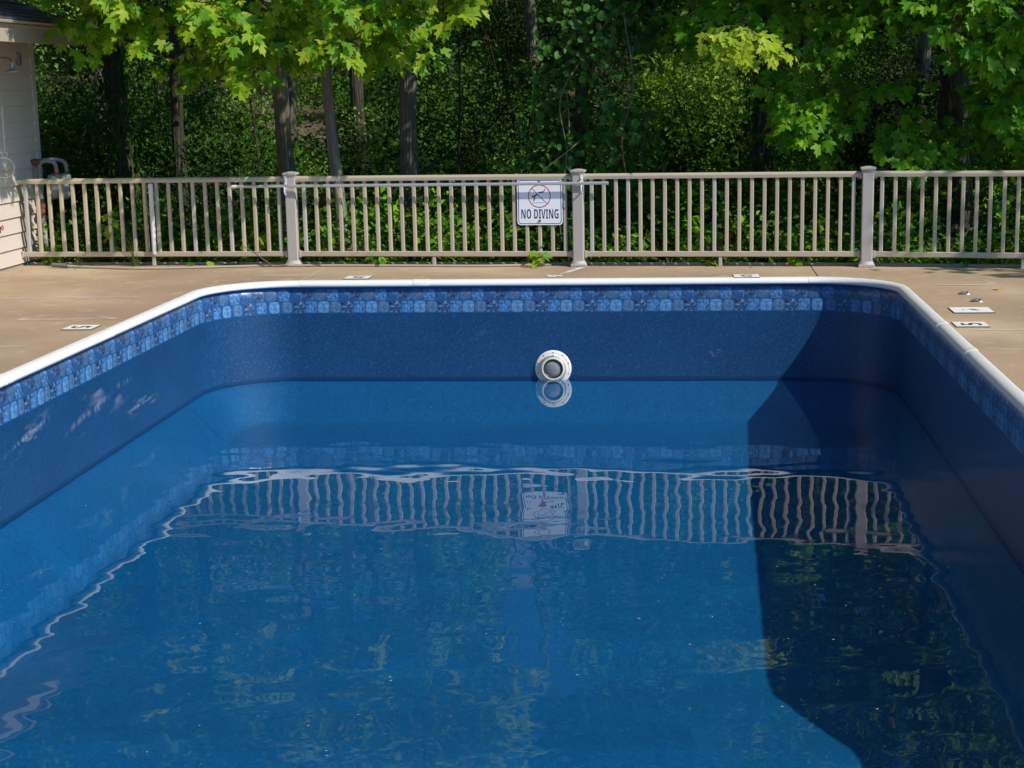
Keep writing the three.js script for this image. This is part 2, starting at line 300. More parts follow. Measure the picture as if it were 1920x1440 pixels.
// ---------------------------------------------------------------- pool
{
  const pool = thing('swimming_pool', 'vinyl lined swimming pool with white bullnose coping and blue tile band, half filled', 'swimming pool');
  const prof = [[0.0305, -0.262], [0.0305, -0.5], [0.0305, WATER - 0.02]];
  part('tile_band_backing', sweep([[0.07, 0.012], [0.055, -0.012], [0.0505, -0.022], [0.0435, -0.035], [0.0365, -0.055], [0.0325, -0.078], [0.0308, -0.1], [0.0305, -0.262]], 0, LEN, false), M.band, pool);
  part('liner_wall', sweep(prof, 0, LEN, false), M.liner, pool);
  part('wet_line', sweep([[0.0298, WATER + 0.022], [0.0296, WATER + 0.019], [0.0296, WATER - 0.02]], 0, LEN, false), phys({ color: rgb(0.004, 0.036, 0.108), roughness: 0.35 }), pool);
  part('submerged_liner', sweep([[0.0305, WATER - 0.018], [0.029, WATER - 0.10], [0.028, WATER - 0.4]], 0, LEN, false), M.floor, pool);
  part('liner_bead', sweep([[0.056, -0.002], [0.040, -0.004], [0.037, -0.011], [0.044, -0.017], [0.052, -0.021]], 0, LEN, false), M.bead, pool);
  { // floor with a cove along the walls
    const nx = 220, nz = 330, pos = [], uv = [], idx = [], x0 = -PA - 0.05, x1 = PB + 0.05, z0 = -0.05, z1 = PZ + 0.05;
    for (let i = 0; i <= nz; i++) for (let k = 0; k <= nx; k++) {
      const x = lerp(x0, x1, k / nx), z = lerp(z0, z1, i / nz);
      let y = 0; for (let q = -4; q <= 4; q++) y += floorY(z + q * 0.05) / 9;
      const cx = clamp(x, -PA + PR, PB - PR), cz = clamp(z, PR, PZ - PR), d = Math.max(0, (x === cx || z === cz) ? Math.min(x + PA + 0.03, PB + 0.03 - x, z + 0.03, PZ + 0.03 - z) : PR + 0.03 - Math.hypot(x - cx, z - cz));
      y = lerp(WATER - 0.014, y, smooth(d, -0.03, z < 1.2 ? 0.34 : 0.46));
      y += 0.0035 * n2(x * 1.3, z * 2.4) + 0.002 * n2(x * 0.7 + 9, z * 6);
      pos.push(x, y, z); uv.push(x, z);
    }
    for (let i = 0; i < nz; i++) for (let k = 0; k < nx; k++) { const a = i * (nx + 1) + k, b = a + nx + 1; idx.push(a, b, a + 1, b, b + 1, a + 1); }
    const g = new THREE.BufferGeometry(); g.setAttribute('position', new THREE.Float32BufferAttribute(pos, 3)); g.setAttribute('uv', new THREE.Float32BufferAttribute(uv, 2)); g.setIndex(idx); g.computeVertexNormals();
    part('liner_floor', g, M.floor, pool);
  }
  // coping in lengths with joints
  const cp = [[0.04, -0.004], [0.004, -0.004], [-0.005, 0.004], [-0.007, 0.016], [-0.002, 0.031], [0.010, 0.044], [0.028, 0.052], [0.050, 0.056], [0.070, 0.056], [0.080, 0.052], [0.084, 0.046], [0.084, 0.0]];
  const cuts = [S_FAR0 + 0.02, S_FAR0 + 1.20, S_FAR1 + 0.02, S_R0 + 0.12, S_R0 + 2.1, S_R0 + 3.35, S_R0 + 6.4, S_R0 + 9.4, S_NEAR + 1, S_NEAR + 4];
  const leftS = (z) => LEN - (z - PR); for (const z of [11, 8, 5.05, 3.02, 1.0]) cuts.push(leftS(z));
  cuts.push(LEN + S_FAR0 + 0.02);
  const cc = cuts.slice().sort((a, b) => a - b);
  for (let i = 0; i < cc.length - 1; i++) part('coping_segment', sweep(cp, cc[i] + 0.0009, cc[i + 1] - 0.0009), M.coping, pool);
  const clipP = cp.map(([o, y]) => [o < 0.02 ? o - 0.003 : o > 0.078 ? o + 0.002 : o, y > 0.025 ? y + 0.003 : y]);
  for (const [s, w] of [[S_FAR0 + 1.20, 0.075], [leftS(5.05), 0.05], [S_R0 + 3.35, 0.05], [S_R0 + 2.1, 0.06]]) part('coping_clip', sweep(clipP, s - w, s + w), M.coping, pool);
  // the tiles of the band: two rows, a pattern of four, each tile a slightly proud rounded piece
  const TW = 0.117, shapes = [];
  for (let k = 0; k < 8; k++) {
    const r = rng(300 + k), round = k === 1 || k === 6, jit = []; for (let i = 0; i < 12; i++) jit.push((r() - 0.5) * (round ? 0.06 : 0.13));
    const edge = (a) => { const c = Math.cos(a), q = Math.sin(a), w = round ? 1 : 1 / Math.pow(Math.pow(Math.abs(c), 14) + Math.pow(Math.abs(q), 14), 1 / 14), wr = 1 / Math.pow(Math.pow(Math.abs(c), 2.7) + Math.pow(Math.abs(q), 2.7), 1 / 2.7), t = ((a / (2 * Math.PI)) * 12 + 12) % 12, i = Math.floor(t); return (round ? 0.0556 * wr : 0.0556 * w) * (1 + lerp(jit[i % 12], jit[(i + 1) % 12], t - i)); };
    const N = 5, pos = [], uv = [], idx = [];
    for (let j = 0; j <= N; j++) for (let i = 0; i <= N; i++) {
      const u = (i / N) * 2 - 1, v = (j / N) * 2 - 1, m = Math.max(Math.abs(u), Math.abs(v)), a = Math.atan2(v, u), mm = m > 0.7 ? (m < 1 ? 0.93 : 1) : m, e = edge(a) * mm, x = clamp(e * Math.cos(a), -0.0572, 0.0572), y = clamp(e * Math.sin(a), -0.0572, 0.0572);
      pos.push(x, y, (m > 0.99 ? 0.0003 : 0.0022) - (k < 4 && y > -0.01 ? 4.1 * (y + 0.01) * (y + 0.01) : 0)); uv.push(x / 0.12 + 0.5, y / 0.12 + 0.5);
    }
    for (let j = 0; j < N; j++) for (let i = 0; i < N; i++) { const a = j * (N + 1) + i, b = a + N + 1; idx.push(a, a + 1, b, b, a + 1, b + 1); }
    const g = new THREE.BufferGeometry(); g.setAttribute('position', new THREE.Float32BufferAttribute(pos, 3)); g.setAttribute('uv', new THREE.Float32BufferAttribute(uv, 2)); g.setIndex(idx); g.computeVertexNormals(); shapes.push(g);
  }
  const spots = [];
  // phase so that a round tile of the upper row sits at world x = -3.44 on the far wall
  const phase = S_FAR0 + (-3.439 - (-PA + PR));
  const i0 = Math.ceil((S_NEAR + 1 - LEN - phase) / TW), n = Math.floor(LEN / TW) - 1;
  for (let i = i0; i < i0 + n; i++) for (let row = 0; row < 2; row++) {
    const k = ((i % 4) + 4) % 4, s = phase + (i - 1 + (row ? 0.22 : 0)) * TW;
    const style = row ? [4, 5, 6, 7][(k + 0) % 4] : [0, 1, 2, 3][k];
    const a = along(s), y = row ? -0.2 : -0.083;
    const o = 0.0300, p = V(a.x - a.nx * o, y, a.z - a.nz * o), q = p.clone().project(camera);
    const inView = Math.abs(q.x) < 1.0 && Math.abs(q.y) < 1.0 && p.z < 12, facing = Math.abs(a.nx * (p.x - camera.position.x) + a.nz * (p.z - camera.position.z)) / Math.pow(p.distanceTo(camera.position), 2);
    spots.push({ p, a, style, inView, facing });
  }
  spots.sort((x, y) => y.inView - x.inView || y.facing - x.facing);
  const rest = [];
  spots.forEach((t, i) => {
    const e = new THREE.Matrix4().makeBasis(V(-t.a.nz, 0, t.a.nx).negate(), V(0, 1, 0), V(t.a.nx, 0, t.a.nz)); 
    if (e.determinant() < 0) e.makeBasis(V(-t.a.nz, 0, t.a.nx), V(0, 1, 0), V(t.a.nx, 0, t.a.nz));
    e.setPosition(t.p);
    if (i < 300) { const m = part('waterline_tile', shapes[t.style], M.tiles[t.style], pool); m.applyMatrix4(e); } else rest.push([t.style, e]);
  });
  for (let k = 0; k < 8; k++) {
    const l = rest.filter((r) => r[0] === k).map((r) => shapes[k].clone().applyMatrix4(r[1]));
    if (l.length) part('waterline_tile_band', merge(l), M.tiles[k], pool).userData = { kind: 'stuff' };
  }
  // pale scuffs on the vinyl
  const scuff = (seed, x, y, z, ry, w, h, rz, amt) => {
    const f = fbm(seed, 4, 4), g = tileNoise(seed + 8, 40);
    const al = texture(128, (u, v) => { const e = Math.pow(Math.max(0, 1 - Math.pow(Math.abs(u - 0.5) * 2, 2)), 0.8), line = v - 0.5 - 0.25 * (f(u, 0.3) - 0.5); return e * amt * (smooth(1 - Math.abs(line) * 9, 0, 1) * 0.9 * smooth(g(u, v * 0.1), 0.35, 0.9) + smooth(f(u, v), 0.56, 0.8) * 0.8 * smooth(1 - Math.abs(v - 0.5) * 2, 0, 0.6)); }, { srgb: false });
    const m = part('scuff_mark', new THREE.PlaneGeometry(w, h), std({ color: rgb(0.45, 0.52, 0.62), alphaMap: al, transparent: true, roughness: 0.8 }), pool);
    m.position.set(x, y, z); m.rotation.set(0, ry, rz, 'YXZ');
  };
  const lx = -PA - 0.0265;
  scuff(401, lx, -0.47, 3.35, Math.PI / 2, 1.6, 0.36, 0.10, 0.30); scuff(411, lx, -0.66, 2.35, Math.PI / 2, 0.9, 0.16, 0.02, 0.25); scuff(421, lx, -0.42, 4.75, Math.PI / 2, 0.9, 0.22, 0.12, 0.32);
  scuff(431, 0.33, -0.66, -0.0265, 0, 0.12, 0.08, 0.3, 0.4); scuff(441, -1.95, -0.5, -0.0265, 0, 0.3, 0.1, 0.5, 0.1); 
}
// water surface: a real, gently rippled sheet
{
  const x0 = -PA - 0.06, x1 = PB + 0.06, z0 = -0.06, z1 = PZ + 0.06, nx = 270, nz = 600;
  const h = (x, z) => {
    const far = 0.12 + 0.88 * smooth(z, 0.6, 3.6);
    return far * (0.00100 * n2(x * 1.05 + 3, z * 1.75) + 0.00038 * n2(x * 2.4 + 40, z * 3.4 + 7) + 0.00006 * n2(x * 7 - 20, z * 8) * (0.4 + 0.6 * smooth(z, 3, 7)) + 0.00045 * n2(x * 0.35, z * 0.5));
  };
  const pos = [], nor = [], idx = [], e = 0.004;
  for (let j = 0; j <= nz; j++) for (let i = 0; i <= nx; i++) {
    const x = lerp(x0, x1, i / nx), z = lerp(z0, z1, j / nz), y = h(x, z);
    const gx = (h(x + e, z) - h(x - e, z)) / (2 * e), gz = (h(x, z + e) - h(x, z - e)) / (2 * e), l = Math.hypot(gx, 1, gz);
    pos.push(x, WATER + y, z); nor.push(-gx / l, 1 / l, -gz / l);
  }
  for (let j = 0; j < nz; j++) for (let i = 0; i < nx; i++) { const a = j * (nx + 1) + i, b = a + nx + 1; idx.push(a, b, a + 1, b, b + 1, a + 1); }
  const g = new THREE.BufferGeometry(); g.setAttribute('position', new THREE.Float32BufferAttribute(pos, 3)); g.setAttribute('normal', new THREE.Float32BufferAttribute(nor, 3)); g.setIndex(idx);
  structure(new THREE.Mesh(g, M.water), 'water');
  // specks of blossom and leaf on the water
  const r = rng(77), sp = [[], []];
  for (let i = 0; i < 190; i++) { const x = between(-4.2, 1.8, r), z = between(0.3, 9, r), s = between(0.003, 0.008, r) * (0.6 + z / 14); const q = new THREE.CircleGeometry(1, 5); q.scale(s, s * between(0.3, 0.7, r), 1); sp[r() < 0.25 ? 1 : 0].push(at(q, x, WATER + 0.0020, z, -Math.PI / 2 + between(-0.1, 0.1, r), 0, between(0, 6, r))); }
  const d = new THREE.Group(); d.name = 'floating_litter'; d.userData = { kind: 'stuff', label: 'pale blossom specks and bits of leaf floating on the pool water', category: 'floating litter' }; scene.add(d);
  part('blossom_specks', merge(sp[0]), std({ color: rgb(0.38, 0.37, 0.33), roughness: 0.9 }), d); part('leaf_specks', merge(sp[1]), std({ color: rgb(0.42, 0.24, 0.08), roughness: 0.9 }), d);
}
// pool light in the far wall
{
  const t = thing('pool_light', 'round white pool light with ribbed face ring and grey lens on the far wall', 'pool light', [-1.205, -0.80, -0.028]);
  const lathe = (pts, n = 64) => { const g = new THREE.LatheGeometry(pts.map(([r, z]) => new THREE.Vector2(r, z)), n); g.rotateX(Math.PI / 2); return g; };
  const ivory = std({ color: rgb(0.72, 0.66, 0.54), roughness: 0.5 }), white = std({ color: rgb(0.78, 0.76, 0.70), roughness: 0.45 });
  part('sealing_ring', lathe([[0.1, 0], [0.1, 0.016], [0.150, 0.018], [0.165, 0.014], [0.173, 0.006], [0.174, 0]]), white, t);
  part('face_ring', lathe([[0.091, 0.01], [0.092, 0.050], [0.098, 0.055], [0.106, 0.052], [0.132, 0.036], [0.138, 0.028], [0.138, 0.014]]), ivory, t);
  part('bezel', lathe([[0.072, 0.03], [0.079, 0.046], [0.088, 0.053], [0.0925, 0.051]]), std({ color: rgb(0.035, 0.035, 0.03), roughness: 0.35 }), t);
  const lens = new THREE.SphereGeometry(0.16, 72, 34, 0, 2 * Math.PI, 0, 0.54); lens.rotateX(Math.PI / 2); lens.translate(0, 0, -0.106);
  { const p = lens.attributes.position; for (let i = 0; i < p.count; i++) { const x = p.getX(i), y = p.getY(i); p.setZ(i, p.getZ(i) + 0.008 * Math.max(0, Math.sin(x * 250) * Math.sin(y * 250 + 1))); } lens.computeVertexNormals(); }
  part('lens', lens, phys({ color: rgb(0.26, 0.26, 0.25), roughness: 0.3, clearcoat: 0.4, clearcoatRoughness: 0.1 }), t);
  const hole = new THREE.CylinderGeometry(0.0056, 0.0056, 0.004, 10); hole.rotateX(Math.PI / 2);
  for (let i = 0; i < 10; i++) { const a = (i / 10) * 2 * Math.PI + 0.31; part('screw', hole, M.black, t).position.set(0.153 * Math.cos(a), 0.153 * Math.sin(a), 0.018); }
  part('screw', hole, M.black, t).position.set(0, 0.128, 0.039);
  const ribs = []; for (let i = 0; i < 46; i++) { const a = (i / 46) * 2 * Math.PI; const b = new THREE.BoxGeometry(0.024, 0.0055, 0.008); b.rotateZ(a); b.translate(0.117 * Math.cos(a), 0.117 * Math.sin(a), 0.0445); ribs.push(b); }
  part('vent_ribs', merge(ribs), std({ color: rgb(0.20, 0.165, 0.11), roughness: 0.7 }), t).userData = { kind: 'stuff' };
}
// ---------------------------------------------------------------- deck markers and fittings
function canvasTexture(w, h, draw) { const c = document.createElement('canvas'); c.width = w; c.height = h; const x = c.getContext('2d'); draw(x, w, h); const t = new THREE.CanvasTexture(c); t.colorSpace = THREE.SRGBColorSpace; t.anisotropy = 8; return t; }
{
  const five = canvasTexture(256, 256, (c, w, h) => { c.fillStyle = '#e9e4d6'; c.fillRect(0, 0, w, h); c.fillStyle = '#3a352e'; c.font = 'bold 225px sans-serif'; c.textAlign = 'center'; c.textBaseline = 'middle'; c.save(); c.translate(w / 2, h / 2 + 6); c.scale(1.15, 1); c.fillText('5', 0, 0); c.restore(); });
  const fiveM = std({ map: five, roughness: 0.5 }), side = std({ color: rgb(0.10, 0.08, 0.06), roughness: 0.8 });
  const markers = [
    [-4.70, 2.93, -Math.PI / 2, 'white tile marked 5 on the deck at the left side of the pool'],
    [2.145, 2.98, Math.PI / 2, 'white tile marked 5 on the right deck, just nearer than the white diver tile'],
    [-3.11, -0.27, Math.PI, 'faint white tile marked 5 on the far deck towards the house'],
    [0.62, -0.15, Math.PI, 'white tile marked 5 on the far deck right of the NO DIVING sign'],
  ];
  for (const [x, z, ry, label] of markers) {
    const t = thing('depth_marker', label, 'depth marker', [x, DECK, z], 'depth marker tiles around the pool'); t.rotation.y = ry;
    part('marker_tile', at(box(0.245, 0.012, 0.245, 0.002), 0, 0, 0), side, t);
    const f = new THREE.PlaneGeometry(0.238, 0.238); f.rotateX(-Math.PI / 2); part('marker_print', f, fiveM, t).position.y = 0.0085;
  }
  const nd = canvasTexture(256, 256, (c, w, h) => { c.fillStyle = '#f4f2ea'; c.fillRect(0, 0, w, h); c.fillStyle = '#28488f'; c.beginPath(); c.moveTo(104, 96); c.lineTo(140, 84); c.lineTo(186, 150); c.lineTo(150, 164); c.lineTo(128, 124); c.closePath(); c.fill(); c.fillStyle = '#5a6f9c'; c.beginPath(); c.arc(76, 126, 12, 0, 7); c.fill(); });
  const t = thing('no_diving_tile', 'larger white tile with a small worn blue diver print on the right deck', 'deck tile', [2.28, DECK, 2.22]); t.rotation.y = 0;
  part('marker_tile', box(0.315, 0.012, 0.305, 0.002), std({ color: rgb(0.06, 0.05, 0.045), roughness: 0.8 }), t);
  const f = new THREE.PlaneGeometry(0.306, 0.296); f.rotateX(-Math.PI / 2); part('marker_print', f, std({ map: nd, roughness: 0.4 }), t).position.y = 0.0085;
  const cup = (x, z, ry, label) => {
    const a = thing('deck_anchor', label, 'deck anchor', [x, DECK, z], 'metal deck anchors on the right deck'); a.rotation.y = ry;
    const pl = new THREE.CylinderGeometry(0.042, 0.046, 0.01, 28); part('flange', at(pl, 0.01, 0.005, 0), M.chrome, a);
    const lid = new THREE.CylinderGeometry(0.032, 0.032, 0.005, 24); part('lid', at(lid, -0.022, 0.015, 0, 0, 0, 0.22), M.chrome, a);
    part('lug', at(box(0.022, 0.022, 0.016, 0.003), 0.032, 0.018, 0), M.chrome, a); part('bolt', at(new THREE.CylinderGeometry(0.006, 0.006, 0.012, 8), 0.018, 0.014, 0), M.black, a);
  };
  cup(2.398, 1.22, 0.15, 'small metal deck anchor on the right deck, the farther of the two from the water'); cup(2.42, 1.68, 0.0, 'small metal deck anchor on the right deck, just beyond the white diver tile');
  scene.children.filter((o) => o.name === 'deck_anchor')[0].userData.label = 'small metal deck anchor on the right deck, the one nearer the fence';
  const yl = thing('fallen_leaf', 'tiny yellow leaf lying alone on the right deck', 'leaf', [2.72, DECK + 0.004, 0.95]);
  const lg = new THREE.CircleGeometry(0.035, 7); lg.rotateX(-Math.PI / 2); { const p = lg.attributes.position; for (let i = 0; i < p.count; i++) p.setY(i, Math.abs(p.getX(i)) * 0.5); } lg.computeVertexNormals(); part('blade', lg, std({ color: rgb(0.55, 0.45, 0.03), roughness: 0.7, side: THREE.DoubleSide }), yl);
  { // bits of leaf and grit along the fence foot and in the corner by the house
    const r = rng(88), l = []; for (let i = 0; i < 130; i++) { const x = i < 60 ? between(-6.9, -4.6, r) : between(-6.5, 3.2, r), z = fenceZ(x) + (i < 60 ? between(0.02, 0.7, r) * r() : 0.02 + 0.25 * r() * r()), s = between(0.004, 0.016, r), q = new THREE.CircleGeometry(1, 5); q.scale(s, s * 0.5, 1); l.push(at(q, x, DECK + 0.004 + 0.004 * r(), z, -Math.PI / 2 + between(-0.5, 0.5, r), 0, between(0, 6, r))); }
    const m = new THREE.Mesh(merge(l), std({ color: rgb(0.13, 0.09, 0.05), roughness: 1 })); m.name = 'leaf_litter'; m.userData = { kind: 'stuff', label: 'bits of dry leaf and grit on the deck along the fence foot', category: 'leaf litter' }; scene.add(m);
  }
  // mortar patches and worn paint lines (flat wear on the slabs)
  const wear = (seed, x, z, w, d, ry, name = 'worn_patch', amt = 0.9, thr = 0.5, par) => {
    const f1 = fbm(seed, 5, 4); const al = texture(96, (u, v) => amt * smooth(f1(u, v), thr - 0.08, thr + 0.1) * smooth(1 - Math.abs(u - 0.5) * 2, 0, 0.2) * smooth(1 - Math.abs(v - 0.5) * 2, 0, 0.35), { srgb: false });
    const g = new THREE.PlaneGeometry(w, d); g.rotateX(-Math.PI / 2);
    const m = part(name, g, std({ color: rgb(0.66, 0.61, 0.54), alphaMap: al, transparent: true, roughness: 1 }), par); m.position.set(x, DECK + 0.0045, z); m.rotation.y = ry;
  };
  const deck = scene.getObjectByName('pool_deck');
  wear(501, -1.20, -0.30, 0.16, 0.22, 0.2, 'mortar_patch', 1, 0.42, deck); wear(511, -1.06, -0.72, 0.07, 0.75, -0.3, 'mortar_patch', 1, 0.4, deck);
  wear(521, 2.75, 3.24, 1.3, 0.07, 0, 'worn_patch', 1, 0.48, deck); wear(531, 2.3, 0.62, 0.9, 0.05, 0, 'worn_patch', 0.9, 0.5, deck); wear(541, -5.0, 2.45, 0.9, 0.09, 0.05, 'worn_patch', 0.7, 0.52, deck);
  wear(551, -5.5, 1.1, 1.6, 0.2, 0.1, 'worn_patch', 0.5, 0.56, deck); wear(561, 3.0, 2.6, 0.8, 0.12, 0, 'worn_patch', 0.5, 0.55, deck); wear(571, -5.2, 3.9, 1.0, 0.12, 0.1, 'worn_patch', 0.5, 0.55, deck); wear(581, -4.2, -0.5, 1.6, 0.25, 0.05, 'worn_patch', 0.35, 0.55, deck);
}
// ---------------------------------------------------------------- fence
const POSTS = [[-7.03, -1.60], [-4.01, -1.41], [-1.015, -1.14], [1.81, -0.89], [4.68, -0.35]];
{
  const fence = thing('railing_fence', 'tan railing fence with square capped posts along the far edge of the deck', 'fence', [0, DECK, 0]);
  // posts
  const capGeo = merge([at(box(0.145, 0.022, 0.145, 0.006), 0, 0.955, 0), at(new THREE.CylinderGeometry(0.094, 0.078, 0.03, 4, 1).rotateY(Math.PI / 4), 0, 0.93, 0), at(new THREE.CylinderGeometry(0.03, 0.1, 0.012, 4, 1).rotateY(Math.PI / 4), 0, 0.971, 0)]);
  const skirt = merge([at(box(0.155, 0.028, 0.155, 0.006), 0, 0.014, 0), at(new THREE.CylinderGeometry(0.086, 0.104, 0.03, 4, 1).rotateY(Math.PI / 4), 0, 0.042, 0)]);
  for (let i = 1; i < 5; i++) {
    const [x, z] = POSTS[i], [px, pz] = POSTS[i - 1];
    const ry = -Math.atan2(z - pz, x - px);
    const p = part('post', at(box(0.112, 0.93, 0.112, 0.012), 0, 0.465, 0), M.post, fence); p.position.set(x, 0, z); p.rotation.y = ry * 0.9;
    part('post_cap', capGeo, M.post, p); part('post_skirt', skirt, M.post, p);
  }
  const railTop = (l) => { const s = new THREE.Shape(); s.moveTo(-0.032, -0.022); s.lineTo(-0.034, 0.006); s.quadraticCurveTo(-0.03, 0.028, 0, 0.031); s.quadraticCurveTo(0.03, 0.028, 0.034, 0.006); s.lineTo(0.032, -0.022); s.closePath(); const g = new THREE.ExtrudeGeometry(s, { depth: l, bevelEnabled: false, curveSegments: 6 }); g.rotateY(Math.PI / 2); g.translate(-l / 2, 0, 0); return g; };
  const bal = (() => { const s = new THREE.Shape(), w = 0.0185, r = 0.008; s.moveTo(-w + r, -w); s.lineTo(w - r, -w); s.quadraticCurveTo(w, -w, w, -w + r); s.lineTo(w, w - r); s.quadraticCurveTo(w, w, w - r, w); s.lineTo(-w + r, w); s.quadraticCurveTo(-w, w, -w, w - r); s.lineTo(-w, -w + r); s.quadraticCurveTo(-w, -w, -w + r, -w); const g = new THREE.ExtrudeGeometry(s, { depth: 0.76, bevelEnabled: false, curveSegments: 4 }); g.rotateX(-Math.PI / 2); g.translate(0, 0.135, 0); return g; })();
  const r = rng(9), collar = new THREE.CylinderGeometry(0.036, 0.036, 0.03, 14); collar.rotateZ(Math.PI / 2);
  for (let i = 0; i < 4; i++) {
    const [x0, z0] = POSTS[i], [x1, z1] = POSTS[i + 1], full = Math.hypot(x1 - x0, z1 - z0), ry = -Math.atan2(z1 - z0, x1 - x0), ux = (x1 - x0) / full, uz = (z1 - z0) / full;
    const a = i === 0 ? 0.0 : 0.058, l = full - a - 0.058, mx = x0 + ux * (a + l / 2), mz = z0 + uz * (a + l / 2);
    const tr = part('top_rail', railTop(l), M.rail, fence); tr.position.set(mx, 0.898, mz); tr.rotation.y = ry;
    const br = part('bottom_rail', box(l, 0.054, 0.046, 0.008), M.rail, fence); br.position.set(mx, 0.125, mz); br.rotation.y = ry;
    for (const e of [a + 0.014, a + l - 0.014]) for (const y of [0.893, 0.125]) { const c = part('rail_bracket', y > 0.5 ? collar : box(0.024, 0.07, 0.062, 0.004), y > 0.5 ? M.rail : M.post, fence); c.position.set(x0 + ux * e, y, z0 + uz * e); c.rotation.y = ry; }
    const foot = part('foot_block', at(box(0.034, 0.098, 0.034, 0.004), 0, 0.049, 0), M.bal[2], fence); foot.position.set(mx, 0, mz); foot.rotation.y = ry;
    const n = 22, first = i === 0 ? 0.085 : 0.135, step = (full - first - 0.135) / (n - 1);
    for (let k = 0; k < n; k++) { const d = first + k * step, b = part('baluster', bal, M.bal[(k === 0 || k === n - 1 || r() < 0.12) ? 2 : r() < 0.4 ? 1 : 0], fence); b.position.set(x0 + ux * d, 0, z0 + uz * d); b.rotation.y = ry; }
  }
}
// white tube tied to a baluster
{
  const t = thing('plastic_tube', 'white plastic tube strapped upright to the left fence section with black ties', 'tube', [-5.52, DECK, -1.445]);
  part('tube', at(new THREE.CylinderGeometry(0.024, 0.024, 0.74, 16), 0, 0.50, 0), std({ color: rgb(0.62, 0.6, 0.6), roughness: 0.5 }), t);
  for (const y of [0.17, 0.36, 0.62, 0.74]) { const g = new THREE.TorusGeometry(0.027, 0.0035, 6, 18); g.rotateX(Math.PI / 2); part('cable_tie', at(g, 0, y, -0.01), M.black, t); }
  part('cable_tie_tail', at(new THREE.CylinderGeometry(0.002, 0.002, 0.09, 5), 0.06, 0.37, 0.02, 0, 0, 1.4), M.black, t);
}
// pole on its hooks
{
  const zp = (x) => fenceZ(x) + 0.118;
  const a = V(-4.60, 0.882, fenceZ(-4.60) + 0.086), b = V(-0.72, 0.888, fenceZ(-0.72) + 0.084);
  const t = thing('pool_pole', 'long thin aluminium pole hung across the fence in front of the sign', 'pole', [(a.x + b.x) / 2, (a.y + b.y) / 2, (a.z + b.z) / 2]);
  const l = a.distanceTo(b), q = new THREE.Quaternion().setFromUnitVectors(V(1, 0, 0), b.clone().sub(a).normalize()); t.quaternion.copy(q);
  const cyl = (r, len) => new THREE.CylinderGeometry(r, r, len, 20).rotateZ(Math.PI / 2);
  part('tube', cyl(0.0155, l), M.alu, t); part('end_cap', at(cyl(0.018, 0.05), -l / 2, 0, 0), M.white, t); part('end_cap', at(cyl(0.0175, 0.025), l / 2, 0, 0), M.alu, t);
  for (const [i, x, dx, label] of [[1, -4.01, -0.045, 'white hook bracket holding the pole on the left post'], [2, -1.015, 0.035, 'white hook bracket holding the pole on the post beside the sign']]) {
    const z = POSTS[i][1] + 0.057, h = thing('pole_hook', label, 'hook', [x + dx, 0, z]);
    part('back_plate', at(box(0.026, 0.2, 0.006, 0.002), 0, 0.885, 0.003), M.white, h);
    part('hook_arm', tube([[0, 0.93, 0.004], [0, 0.94, 0.02], [0, 0.93, 0.04]], 0.007, 12, 8), M.white, h);
    part('hook_cup', tube([[0, 0.80, 0.004], [0, 0.796, 0.03], [0, 0.815, 0.055], [0, 0.85, 0.06], [0, 0.875, 0.058]], 0.008, 20, 8), M.white, h);
  }
}
